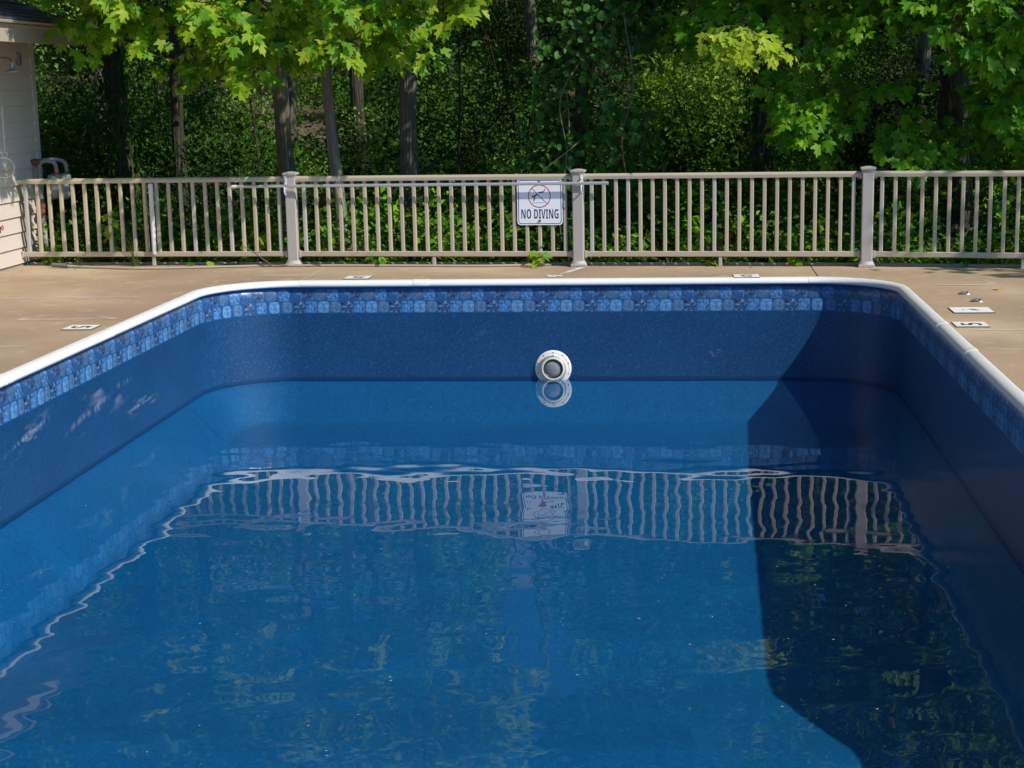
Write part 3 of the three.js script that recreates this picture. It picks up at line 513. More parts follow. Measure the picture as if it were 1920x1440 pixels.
// NO DIVING sign
{
  const z = fenceZ(-1.40), ang = -Math.atan2(0.27, 2.995);
  const t = thing('no_diving_sign', 'white square NO DIVING sign with red circle and blue border on the fence', 'sign', [-1.405, 0.700, z + 0.024]); t.rotation.y = ang;
  const S = 0.464, rr = 0.035, rect = (s, w, r) => { const h = w / 2; s.moveTo(-h + r, -h); s.lineTo(h - r, -h); s.absarc(h - r, -h + r, r, -Math.PI / 2, 0); s.lineTo(h, h - r); s.absarc(h - r, h - r, r, 0, Math.PI / 2); s.lineTo(-h + r, h); s.absarc(-h + r, h - r, r, Math.PI / 2, Math.PI); s.lineTo(-h, -h + r); s.absarc(-h + r, -h + r, r, Math.PI, 1.5 * Math.PI); return s; };
  part('sign_plate', new THREE.ExtrudeGeometry(rect(new THREE.Shape(), S, rr), { depth: 0.004, bevelEnabled: false }), std({ color: rgb(0.7, 0.71, 0.74), roughness: 0.4 }), t);
  const face = new THREE.ShapeGeometry(rect(new THREE.Shape(), S - 0.002, rr), 8), uv = face.attributes.uv, p = face.attributes.position; for (let i = 0; i < uv.count; i++) uv.setXY(i, p.getX(i) / S + 0.5, p.getY(i) / S + 0.5);
  const print = canvasTexture(1024, 1024, (c, w) => {
    c.fillStyle = '#eeeef0'; c.fillRect(0, 0, w, w);
    const rr2 = (m, r, lw, col) => { c.strokeStyle = col; c.lineWidth = lw; c.beginPath(); c.roundRect(m, m, w - 2 * m, w - 2 * m, r); c.stroke(); };
    rr2(34, 58, 17, '#22356e');
    const navy = '#1c2c5e', red = '#a8272c';
    c.strokeStyle = navy; c.fillStyle = navy; c.lineCap = 'round'; c.lineJoin = 'round';
    // diver: arms down to the left, body arched, legs up to the right
    c.lineWidth = 17; c.beginPath(); c.moveTo(372, 490); c.lineTo(392, 420); c.lineTo(410, 392); c.stroke();
    c.lineWidth = 13; c.beginPath(); c.moveTo(388, 478); c.lineTo(410, 420); c.stroke();
    c.beginPath(); c.arc(362, 388, 24, 0, 7); c.fill();
    c.lineWidth = 32; c.beginPath(); c.moveTo(402, 382); c.quadraticCurveTo(430, 350, 452, 352); c.stroke();
    c.lineWidth = 30; c.beginPath(); c.moveTo(500, 308); c.quadraticCurveTo(540, 296, 592, 290); c.stroke();
    c.lineWidth = 17; c.beginPath(); c.moveTo(590, 292); c.quadraticCurveTo(618, 270, 632, 224); c.stroke();
    c.lineWidth = 7; c.beginPath(); for (let k = 0; k < 6; k++) { const x = 352 + k * 42; c.moveTo(x, 522); c.quadraticCurveTo(x + 12, 542, x + 21, 532); c.quadraticCurveTo(x + 30, 524, x + 42, 522); } c.stroke();
    c.strokeStyle = red; c.lineWidth = 21; c.beginPath(); c.arc(506, 384, 246, 0, 7); c.stroke(); c.lineWidth = 18; c.lineCap = 'butt'; c.beginPath(); c.moveTo(506 - 172, 380 - 172); c.lineTo(506 + 172, 380 + 172); c.stroke();
    c.fillStyle = navy; c.font = 'bold 238px sans-serif'; c.textBaseline = 'alphabetic'; const tw = c.measureText('NO DIVING').width; c.save(); c.translate(78, 880); c.scale(868 / tw, 1.22); c.fillText('NO DIVING', 0, 0); c.restore();
  });
  part('sign_print', face, std({ map: print, roughness: 0.38 }), t).position.z = 0.0045;
  const bolt = new THREE.SphereGeometry(0.013, 14, 8, 0, 2 * Math.PI, 0, Math.PI / 2); bolt.rotateX(Math.PI / 2); part('bolt', bolt, M.rust, t).position.set(0.0, -0.188, 0.005); part('bolt', bolt, std({ color: rgb(0.2, 0.17, 0.15), roughness: 0.5, metalness: 0.5 }), t).position.set(0.0, 0.206, 0.004);
}
// hose along the fence foot
{
  const h = thing('garden_hose', 'tan garden hose with grey end lying along the fence foot by the house', 'hose', [0, 0, 0]);
  part('hose', tube([[-6.44, 0.075, -1.34], [-6.2, 0.064, -1.30], [-5.7, 0.063, -1.16], [-5.2, 0.063, -1.17], [-4.7, 0.063, -1.24], [-4.3, 0.063, -1.30], [-3.6, 0.063, -1.27], [-2.8, 0.063, -1.20], [-1.9, 0.063, -1.12], [-1.3, 0.063, -1.20]], 0.0135, 80, 8), std({ color: rgb(0.40, 0.32, 0.23), roughness: 0.7 }), h);
  part('hose_end', tube([[-6.62, 0.083, -1.375], [-6.53, 0.08, -1.36], [-6.44, 0.076, -1.34]], 0.023, 8, 10), std({ color: rgb(0.14, 0.15, 0.14), roughness: 0.6 }), h);
}
// ---------------------------------------------------------------- house
{
  const X = -7.05, Z0 = -2.30, Z1 = 4.0, house = thing('house', 'beige clapboard house corner with shingle roof at the left edge', 'house', [0, 0, 0]);
  const expo = 0.166, board = (w) => { const s = new THREE.Shape(); s.moveTo(0, 0); s.lineTo(0.003, 0); s.lineTo(0.003, 0.015); s.lineTo(0.027, 0.015); s.lineTo(0.028, 0.019); s.lineTo(0.006, 0.176); s.lineTo(0, 0.176); s.closePath(); const g = new THREE.ExtrudeGeometry(s, { depth: w, bevelEnabled: false }); return g; };
  const bg = board(Z1 - Z0 - 0.10);
  for (let i = 0; i < 15; i++) { const m = part('siding_board', bg, M.siding, house); m.position.set(X + (i % 2) * 0.0007, DECK + 0.02 + i * expo, Z0 + 0.10); }
  part('corner_board', at(box(0.10, 2.5, 0.10, 0.004), X - 0.024, DECK + 1.26, Z0 + 0.05), M.trim, house);
  part('wall', at(new THREE.BoxGeometry(5.9, 2.75, Z1 - Z0 - 0.02), X - 2.96, 1.32, (Z0 + Z1) / 2), M.siding, house);
  part('foundation', at(new THREE.BoxGeometry(5.92, 0.16, Z1 - Z0), X - 2.955, 0.03, (Z0 + Z1) / 2), std({ color: rgb(0.3, 0.28, 0.25), roughness: 0.95 }), house);
  part('frieze_board', at(box(0.03, 0.12, Z1 - Z0, 0.003), X + 0.016, 2.50, (Z0 + Z1) / 2), M.trim, house);
  part('soffit', at(box(0.44, 0.02, 6.5, 0.003), X + 0.22, 2.395 + 0.175, 0.75), M.fascia, house);
  part('fascia', at(box(0.025, 0.17, 6.55, 0.004), -6.60, 2.465, 0.745), M.fascia, house);
  part('gutter_lip', at(box(0.03, 0.03, 6.56, 0.008), -6.585, 2.545, 0.745), M.fascia, house);
  // roof deck and shingles
  const pitch = 0.36, roofPart = part('roof', at(box(2.6, 0.03, 6.56, 0.004), -1.27, 0, 0), M.fascia, house); roofPart.position.set(-6.56, 2.585, 0.745); roofPart.rotation.z = -pitch;
  const r = rng(31), tabs = []; for (let k = 0; k < 5; k++) tabs.push(box(0.165, 0.009, 0.17 + k * 0.022, 0.003));
  for (let row = 0; row < 9; row++) { let z = -3.24 + 0.745 - 0.02; while (z < 1.2) { const k = Math.floor(r() * 5), w = 0.17 + k * 0.022; const m = part('shingle', tabs[k], M.shingle[Math.floor(r() * 3)], roofPart); m.position.set(0.02 - 0.08 - row * 0.125, 0.0225 + (row % 2) * 0.001 + between(0, 0.003, r), z - 0.745 + w / 2); m.rotation.z = 0.05; z += w + 0.005; } }
  part('shingle_field', at(new THREE.BoxGeometry(1.1, 0.012, 2.7), -0.6, 0.022, 1.85), M.shingle[1], roofPart); part('shingle_field', at(new THREE.BoxGeometry(1.35, 0.012, 6.5), -1.86, 0.0225, 0), M.shingle[0], roofPart);
  // small grey box under the eave
  const v = thing('wall_box', 'small grey metal box on the siding under the eave', 'utility box', [X + 0.012, 2.235, -1.845]); part('case', at(box(0.05, 0.13, 0.055, 0.005), 0.02, 0, 0), M.greyPipe, v); part('slot', at(new THREE.BoxGeometry(0.006, 0.07, 0.012), 0.046, -0.01, 0), M.black, v);
  // shower
  const s = thing('outdoor_shower', 'outdoor shower with copper pipe, bell head and pull ring on the house wall', 'shower', [0, 0, 0]);
  part('pipe', tube([[X, 2.232, -0.55], [X + 0.12, 2.235, -0.6], [-6.76, 2.232, -0.80], [-6.75, 2.225, -0.97], [-6.75, 2.205, -1.01], [-6.75, 2.175, -1.02]], 0.0105, 40, 10), M.copper, s);
  const hp = [[0.012, 0.05], [0.019, 0.045], [0.022, 0.03], [0.022, 0.01], [0.028, -0.01], [0.045, -0.03], [0.072, -0.042], [0.076, -0.048], [0.072, -0.052], [0.0, -0.05]]; part('shower_head', at(new THREE.LatheGeometry(hp.map(([a, b]) => new THREE.Vector2(a, b)), 28), -6.75, 2.142, -1.02), M.chrome, s);
  const links = []; for (let i = 0; i < 26; i++) { const g = new THREE.TorusGeometry(0.007, 0.0022, 5, 10); g.rotateY(i % 2 ? 1.57 : 0.4); g.scale(0.8, 1.5, 0.8); links.push(at(g, -6.80, 1.74 - i * 0.017, -0.80)); }
  part('pull_chain', merge(links), M.greyPipe, s);
  part('pull_ring', at(new THREE.TorusGeometry(0.026, 0.003, 8, 28), -6.80, 1.27, -0.79, 0, 0.3, 0), M.greyPipe, s);
  part('pull_ring', at(new THREE.TorusGeometry(0.10, 0.0045, 8, 40), -6.79, 1.14, -0.72, 0, 0.5, 0), M.greyPipe, s);
  const f = thing('wall_faucet', 'small rusty faucet low on the house wall', 'faucet', [X + 0.01, 0.515, -0.965]);
  part('stub', at(new THREE.CylinderGeometry(0.012, 0.012, 0.07, 12).rotateZ(Math.PI / 2), 0.035, 0, 0), M.rust, f); const hw = new THREE.TorusGeometry(0.022, 0.006, 8, 18); hw.rotateY(1.57); part('handle', at(hw, 0.08, 0.0, 0), std({ color: rgb(0.40, 0.08, 0.03), roughness: 0.6 }), f); part('spout', at(new THREE.CylinderGeometry(0.009, 0.011, 0.05, 10), 0.05, -0.03, 0), M.rust, f);
}
// gas meter
{
  const t = thing('gas_meter', 'grey gas meter with bent pipes behind the fence at the house corner', 'gas meter', [0, 0, 0]);
  part('inlet_pipe', tube([[-6.946, 0.74, -2.02], [-6.946, 1.05, -2.02], [-6.94, 1.12, -2.03], [-6.90, 1.145, -2.05], [-6.85, 1.145, -2.07], [-6.80, 1.12, -2.09], [-6.785, 1.06, -2.1], [-6.785, 0.98, -2.1]], 0.024, 50, 12), M.greyPipe, t);
  part('outlet_pipe', tube([[-7.02, 1.14, -2.06], [-6.92, 1.15, -2.12], [-6.78, 1.15, -2.18], [-6.725, 1.12, -2.2], [-6.71, 1.06, -2.2], [-6.71, 0.98, -2.2]], 0.022, 40, 12), M.greyPipe, t);
  part('wall_fitting', at(new THREE.CylinderGeometry(0.032, 0.036, 0.11, 8).rotateZ(Math.PI / 2), -6.985, 1.135, -2.03), M.rust, t);
  for (const [x, z] of [[-6.785, -2.1], [-6.71, -2.2]]) { part('union_nut', at(new THREE.CylinderGeometry(0.036, 0.036, 0.035, 8), x, 1.0, z), M.rust, t); }
  const can = new THREE.CapsuleGeometry(0.058, 0.17, 6, 20), meterM = std({ color: rgb(0.21, 0.225, 0.24), roughness: 0.55 });
  const body = part('meter_case', merge([at(can, -6.835, 0.865, -2.12), at(can, -6.715, 0.862, -2.12), at(box(0.14, 0.16, 0.09, 0.02), -6.775, 0.87, -2.12), at(box(0.24, 0.06, 0.11, 0.02), -6.77, 0.965, -2.13)]), meterM, t);
  for (const x of [-6.835, -6.715]) part('clamp_band', at(new THREE.CylinderGeometry(0.062, 0.062, 0.02, 20), x, 0.87, -2.12), M.greyPipe, body);
  part('index_dial', at(box(0.05, 0.055, 0.05, 0.006), -6.575, 0.925, -2.1), M.white, t); part('index_arm', at(box(0.12, 0.03, 0.03, 0.006), -6.63, 0.925, -2.12), meterM, t);
  part('valve', merge([at(new THREE.CylinderGeometry(0.032, 0.032, 0.05, 8), -6.94, 0.66, -2.02), at(new THREE.SphereGeometry(0.035, 12, 8), -6.938, 0.60, -2.0), at(box(0.03, 0.05, 0.05, 0.005), -6.935, 0.60, -1.965), at(new THREE.CylinderGeometry(0.03, 0.03, 0.03, 8), -6.94, 0.54, -2.02)]), M.rust, t);
  part('riser', tube([[-6.94, 0.55, -2.02], [-6.935, 0.3, -2.02], [-6.935, -0.06, -2.02]], 0.028, 12, 12), M.greenPipe, t);
}
// ---------------------------------------------------------------- vegetation
// leaf shapes, length 1 along +y, upper side +z
function bladeGeometry(half, fold, droop, curl = 0) {       // half outline on x >= 0 from the stem (0,0) to the tip (0,1)
  const pos = [], idx = [], tri = THREE.ShapeUtils.triangulateShape(half.map(([x, y]) => new THREE.Vector2(x, y)), []);
  for (const s of [1, -1]) { const o = pos.length / 3; for (const [x, y] of half) pos.push(s * x, y, fold * x - droop * y * y - curl * x * x); for (const [a, b, c] of tri) s > 0 ? idx.push(o + a, o + b, o + c) : idx.push(o + a, o + c, o + b); }
  const g = new THREE.BufferGeometry(); g.setAttribute('position', new THREE.Float32BufferAttribute(pos, 3)); g.setIndex(idx); g.computeVertexNormals(); return g;
}
const MAPLE = [[0, 0], [0.13, -0.05], [0.33, -0.07], [0.30, 0.08], [0.50, 0.20], [0.63, 0.46], [0.42, 0.43], [0.20, 0.42], [0.27, 0.62], [0.26, 0.76], [0.13, 0.74], [0, 1]];
const ROUND = [[0, 0], [0.22, 0.06], [0.38, 0.26], [0.42, 0.5], [0.34, 0.76], [0.14, 0.94], [0, 1]];
const OVAL = [[0, 0], [0.16, 0.12], [0.25, 0.38], [0.2, 0.66], [0.08, 0.9], [0, 1]];
const mapleG = [bladeGeometry(MAPLE, 0.16, 0.18, 0.25), bladeGeometry(MAPLE, -0.05, 0.34, 0.5), bladeGeometry(MAPLE, 0.3, 0.08, 0.1)];
const roundG = [bladeGeometry(ROUND, 0.25, 0.12), bladeGeometry(ROUND, 0.1, 0.25)];
const ovalG = [bladeGeometry(OVAL, 0.3, 0.2), bladeGeometry(OVAL, 0.15, 0.35)];
const UP = V(0, 1, 0);
function leafMatrix(p, normal, tip, size) {
  const z = normal.clone().normalize(), y = tip.clone().addScaledVector(z, -tip.dot(z)).normalize(), x = V(0, 0, 0).crossVectors(y, z);
  return new THREE.Matrix4().makeBasis(x, y, z).scale(V(size, size, size)).setPosition(p);
}
const rv = (r, k = 1) => V((r() - 0.5) * 2 * k, (r() - 0.5) * 2 * k, (r() - 0.5) * 2 * k);
const instLeaf = phys({ color: rgb(1, 1, 1), roughness: 0.55, transmission: 0.48, thickness: 0, specularIntensity: 0.35 });
const instShade = phys({ color: rgb(1, 1, 1), roughness: 0.6, transmission: 0.35, thickness: 0, specularIntensity: 0.3 });
function instanced(name, geo, mat, mats, colors, parent) {
  const m = new THREE.InstancedMesh(geo, mat, mats.length); m.name = name; m.castShadow = m.receiveShadow = true;
  const c = new THREE.Color();
  mats.forEach((e, i) => { m.setMatrixAt(i, e); const k = colors(i); m.setColorAt(i, c.setRGB(k[0], k[1], k[2])); });
  m.userData = { kind: 'stuff' };
  if (parent) parent.add(m);
  return m;
}
// the leaves that show largest are meshes of their own, the others one instanced part
function leaves(parent, mats, geos, palette, nOwn, r, seedMat = 0.42) {
  const own = palette.map((c) => leafMat(c[0], c[1], c[2], seedMat)), p = V(0, 0, 0), q = V(0, 0, 0);
  const list = mats.map((m) => { p.setFromMatrixPosition(m); q.copy(p).project(camera); return { m, d: p.distanceTo(camera.position), v: Math.abs(q.x) < 1 && Math.abs(q.y) < 1 }; }).sort((a, b) => b.v - a.v || a.d - b.d);
  const pick = () => Math.min(palette.length - 1, Math.floor(r() * palette.length));
  list.slice(0, nOwn).forEach(({ m }) => { const k = part('leaf', geos[Math.floor(r() * geos.length)], own[pick()], parent); k.applyMatrix4(m); });
  const rest = list.slice(nOwn).map((o) => o.m), lists = geos.map(() => []);
  rest.forEach((m, i) => lists[i % geos.length].push(m));
  lists.forEach((l, k) => { if (l.length) instanced('foliage', geos[k], instLeaf, l, () => { const c = palette[pick()], j = 0.85 + 0.3 * r(); return [c[0] * j, c[1] * j, c[2] * j]; }, parent); });
}
function fan(out, twigs, base, dir, len, width, droop, size, count, r) {
  const side = V(dir.z, 0, -dir.x);
  for (let i = 0; i < count; i++) {
    const t = Math.pow(r(), 0.75), s = (r() - 0.5) * 2, w = width * (0.25 + 0.75 * Math.sin(Math.PI * clamp(t * 0.85 + 0.1, 0, 1)));
    const p = base.clone().addScaledVector(dir, len * t).addScaledVector(side, s * w); p.y -= droop * t * t + 0.10 * s * s; p.add(rv(r, 0.045));
    const n = V(0, 0.5, 0).addScaledVector(dir, 0.62).addScaledVector(side, s * 0.35).add(rv(r, 0.42));
    const tip = V(0, -1.0, 0).addScaledVector(dir, 0.4).addScaledVector(side, s * 0.6).add(rv(r, 0.35));
    out.push(leafMatrix(p, n, tip, size * between(0.65, 1.15, r)));
  }
  if (twigs) { const m = base.clone().addScaledVector(dir, len * 0.5), e = base.clone().addScaledVector(dir, len * 0.95); m.y -= droop * 0.25 - 0.02; e.y -= droop * 0.9; twigs.push(tube([base, m, e], 0.006, 6, 4, (t) => 1 - 0.7 * t)); }
}
function trunk(pts, r0, r1, mat, parent, rough = 0.12, seed = 1, name = 'trunk') {
  const nn = createNoise3D(rng(seed)), len = pts.length;
  const g = tube(pts, r0, 40, 18, (t) => lerp(1, r1 / r0, t) * (1 + 0.35 * Math.pow(1 - t, 12)));
  const p = g.attributes.position, c = new THREE.CatmullRomCurve3(pts.map((q) => (q.isVector3 ? q : V(...q)))), uv = g.attributes.uv, L = c.getLength();
  const nv = g.attributes.normal; for (let i = 0; i < p.count; i++) { const k = rough * r0 * nn(p.getX(i) * 2.2 / (r0 * 4), p.getY(i) * 1.1, p.getZ(i) * 2.2 / (r0 * 4)); p.setXYZ(i, p.getX(i) + nv.getX(i) * k, p.getY(i), p.getZ(i) + nv.getZ(i) * k); const a = uv.getX(i), b = uv.getY(i); uv.setXY(i, b * 2, a * L / 1.1); }
  g.computeVertexNormals();
  return part(name, g, mat, parent);
}
function branch(a, b, r, mat, parent, sag = 0.1, name = 'branch') { const m = a.clone().lerp(b, 0.5); m.y += sag; m.x += 0.05 * (R() - 0.5); return part(name, tube([a, m, b], r, 14, 7, (t) => 1 - 0.75 * t), mat, parent); }
// leaf clumps for crowns and undergrowth
function clump(seed, radius, size, n, half = OVAL, flat = 0.7) {
  const r = rng(seed), g = bladeGeometry([[0, 0], [0.3, 0.42], [0, 1]], 0.25, 0.2), l = [];
  for (let i = 0; i < n; i++) { let p; do p = rv(r); while (p.length() > 1); p.multiplyScalar(radius); p.y *= flat; const nr = V(0, 0.7, 0.25).add(rv(r, 0.8)), tip = V(p.x, -0.3 * radius, p.z).add(rv(r, radius)); l.push(g.clone().applyMatrix4(leafMatrix(p, nr, tip, size * between(0.6, 1.2, r)))); }
  return mergeGeometries(l);
}
const crownClumps = [0, 1, 2].map((k) => clump(700 + k, 0.42, 0.19, 22)), bushClumps = [0, 1, 2].map((k) => clump(710 + k, 0.24, 0.085, 22, OVAL, 0.8)), fineClumps = [[0.045, 90], [0.065, 60], [0.10, 30]].map(([q, n], k) => clump(730 + k, 0.36, q, n, OVAL, 0.75)), farClumps = [0, 1, 2].map((k) => clump(720 + k, 0.95, 0.12, 150));
function scatterClumps(parent, name, geos, list, palette, r, mat = instShade) {   // list of [Vector3, scale]
  geos.forEach((g, k) => {
    const l = list.filter((_, i) => i % geos.length === k).map(([p, s]) => new THREE.Matrix4().compose(p, new THREE.Quaternion().setFromEuler(new THREE.Euler((r() - 0.5) * 0.7, r() * 6.28, (r() - 0.5) * 0.7)), V(s, s, s)));
    if (l.length) instanced(name, g, mat, l, () => { const c = palette[Math.floor(r() * palette.length)], j = 0.75 + 0.5 * r(); return [c[0] * j, c[1] * j, c[2] * j]; }, parent);
  });
}
// openings between the crowns, through which the sun reaches the undergrowth
const OPENINGS = [[0.1, 1.7, -6.5, 0.95], [-6.3, 1.2, -9, 1.0], [-5.0, 1.6, -8, 0.7], [-6.5, 0.3, -14, 1.1], [-8.2, 1.5, -10, 0.8], [-2.4, 2.0, -8.5, 0.55], [-3.9, 0.9, -11, 0.8]].map(([x, y, z, w]) => [V(x, y, z), w]);
const inOpening = (p) => OPENINGS.some(([o, w]) => { const d = p.clone().sub(o), t = d.dot(SUN); return t > 0 && d.addScaledVector(SUN, -t).length() < w; });
function crownPoints(r, cx, cy, cz, rx, ry, rz, n, scale = 1, keep = () => true) {
  const lobes = []; for (let k = 0; k < 7; k++) { const d = rv(r).normalize(); lobes.push([d, between(0.5, 0.75, r)]); }
  const out = []; let guard = 0;
  while (out.length < n && guard++ < n * 30) {
    let d; do d = rv(r); while (d.length() > 1); const l = d.length(); if (l < 0.35 && r() < 0.7) continue;
    const near = Math.max(...lobes.map(([q, w]) => d.clone().normalize().dot(q) * w)); if (l > 0.55 + 0.6 * near) continue;
    const p = V(cx + d.x * rx, cy + d.y * ry, cz + d.z * rz); if (keep(p) && !inOpening(p)) out.push([p, scale * between(0.7, 1.3, r)]);
  }
  return out;
}
const interp = (tab, x) => { if (x <= tab[0][0]) return tab[0][1]; for (let i = 1; i < tab.length; i++) if (x <= tab[i][0]) return lerp(tab[i - 1][1], tab[i][1], (x - tab[i - 1][0]) / (tab[i][0] - tab[i - 1][0])); return tab[tab.length - 1][1]; };
const LIME = [[0.21, 0.40, 0.008], [0.30, 0.46, 0.012], [0.14, 0.33, 0.008], [0.42, 0.52, 0.032]];
const SPRAY = [[0.36, 0.47, 0.02], [0.42, 0.50, 0.03], [0.28, 0.42, 0.012]];
// a thin place in the far canopy, seen only in the pool: open sky above the wood
const thinSky = (p) => Math.abs(p.x + 0.0876 * (15.21 - p.z)) < 0.034 * (15.21 - p.z) && p.y + 3.7 > (0.245 + 0.03 * n2(p.x * 0.8, p.z * 0.3)) * (15.21 - p.z) && p.z < -7;
const MID = [[0.115, 0.31, 0.004], [0.15, 0.35, 0.005], [0.09, 0.27, 0.006], [0.19, 0.38, 0.008]];
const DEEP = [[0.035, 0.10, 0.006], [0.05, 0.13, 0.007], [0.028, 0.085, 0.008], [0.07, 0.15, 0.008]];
const FARP = [[0.040, 0.115, 0.010], [0.085, 0.20, 0.014], [0.026, 0.075, 0.010], [0.19, 0.31, 0.045]];

// --- left maple, its lime branches hanging over the fence
{
  const r = rng(1001), t = thing('maple_tree', 'maple with brown trunk and bright lime leaves hanging over the left fence', 'tree', [0, 0, 0]);
  const base = V(-4.56, -0.25, -3.6), mats = [], tw = [];
  trunk([[-4.56, -0.3, -3.6], [-4.58, 0.8, -3.6], [-4.62, 2, -3.58], [-4.6, 3.4, -3.5], [-4.5, 5, -3.4], [-4.4, 6.8, -3.3]], 0.105, 0.05, M.barkGrey, t, 0.12, 3);
  const bottom = [[-7.0, 2.35], [-6.43, 2.45], [-6.1, 2.20], [-5.7, 1.98], [-5.17, 1.86], [-4.95, 1.80], [-4.5, 1.98], [-4.24, 1.72], [-3.97, 1.90], [-3.54, 1.98], [-3.0, 1.98], [-2.8, 1.68], [-2.5, 1.86], [-2.32, 2.12], [-2.15, 2.45], [-1.75, 2.75]];
  const tips = [];
  for (let i = 0; i < 215; i++) {
    const x = between(-6.9, -1.7, r), low = interp(bottom, x), y = low + 1.9 * Math.pow(r(), 1.25), z = between(-2.3, -0.35, r) + 0.25 * (y - low), yaw = between(-0.85, 0.85, r);
    const dir = V(Math.sin(yaw), 0, Math.cos(yaw)), len = between(0.55, 0.95, r), droop = between(0.22, 0.5, r), wy = y - x - 7.05, wz = z - 0.5 * (x + 7.05);
    if (x < -6.0 && y < 2.5 + 0.5 * (-6.0 - x)) continue;
    if (wy > -0.5 && wy < 0.75 && wz > -2.7 && wz < -0.3 && r() < 0.8) continue;
    const b = V(x, y + droop + 0.1, z).addScaledVector(dir, -len); fan(mats, tw, b, dir, len, between(0.22, 0.38, r), droop, between(0.125, 0.17, r), 29, r); tips.push(b);
  }
  for (let i = 0; i < 11; i++) { const e = tips[i * 13].clone(); const h = clamp(e.y + 0.2, 2.2, 4.6); branch(V(-4.6, h - 0.3, -3.55), e, 0.028, M.barkGrey, t, 0.22); }
  part('twigs', merge(tw), M.twig, t).userData = { kind: 'stuff' };
  leaves(t, mats, mapleG, LIME, 300, r, 0.5);
  scatterClumps(t, 'crown', crownClumps, [...crownPoints(r, -4.3, 6.0, -2.9, 2.7, 2.3, 2.0, 430, 1, (p) => p.y > 3.6), ...crownPoints(r, -4.7, 4.9, -0.45, 1.5, 1.3, 1.0, 170, 1, (p) => p.y > 3.3 && p.y - p.x > 8.25)], LIME, r, instLeaf);
}
// --- right maple
{
  const r = rng(1002), t = thing('maple_tree', 'big dark trunked maple with mid green leaves filling the right edge', 'tree', [0, 0, 0]), mats = [], tw = [];
  trunk([[3.05, -0.4, -3.4], [3.03, 0.6, -3.4], [3.0, 1.6, -3.35], [2.9, 2.6, -3.3], [2.9, 4.2, -3.2], [3.1, 6.5, -3.0]], 0.2, 0.09, M.barkDark, t, 0.15, 5);
  const bottom = [[0.7, 2.2], [0.85, 1.75], [1.0, 1.25], [1.45, 1.05], [1.85, 0.88], [2.2, 0.75], [2.7, 0.85], [3.3, 0.8], [4.2, 0.9]], tips = [];
  for (let i = 0; i < 185; i++) {
    const x = between(0.75, 4.3, r), low = interp(bottom, x); let y = low + 2.9 * Math.pow(r(), 1.0); const z = between(-2.5, -1.35, r) + 0.3 * Math.max(0, y - 1.4), yaw = between(-1.1, 0.7, r);
    if (x > 1.75 && x < 2.75 && y > 1.25 && y < 1.95 && r() < 0.85) continue;
    if (x < 1.45 && y > 2.05 && y < 2.9 && r() < 0.75) continue;
    const dir = V(Math.sin(yaw), 0, Math.cos(yaw)), len = between(0.5, 0.85, r), droop = between(0.18, 0.42, r);
    const b = V(x, y + droop + 0.05, z).addScaledVector(dir, -len); fan(mats, tw, b, dir, len, between(0.22, 0.36, r), droop, between(0.12, 0.15, r), 28, r); tips.push(b);
  }
  for (let i = 0; i < 12; i++) { const e = tips[(i * 13) % tips.length].clone(), h = clamp(e.y, 0.9, 4.4); branch(V(2.95, h - 0.2, -3.3), e, 0.03, M.barkDark, t, 0.15); }
  part('twigs', merge(tw), M.twig, t).userData = { kind: 'stuff' };
  leaves(t, mats, mapleG, MID, 300, r, 0.42);
  scatterClumps(t, 'crown', crownClumps, crownPoints(r, 3.5, 6.3, -2.6, 2.7, 2.6, 2.2, 190, 1, (p) => p.y > 3.9), MID, r, instLeaf);
}
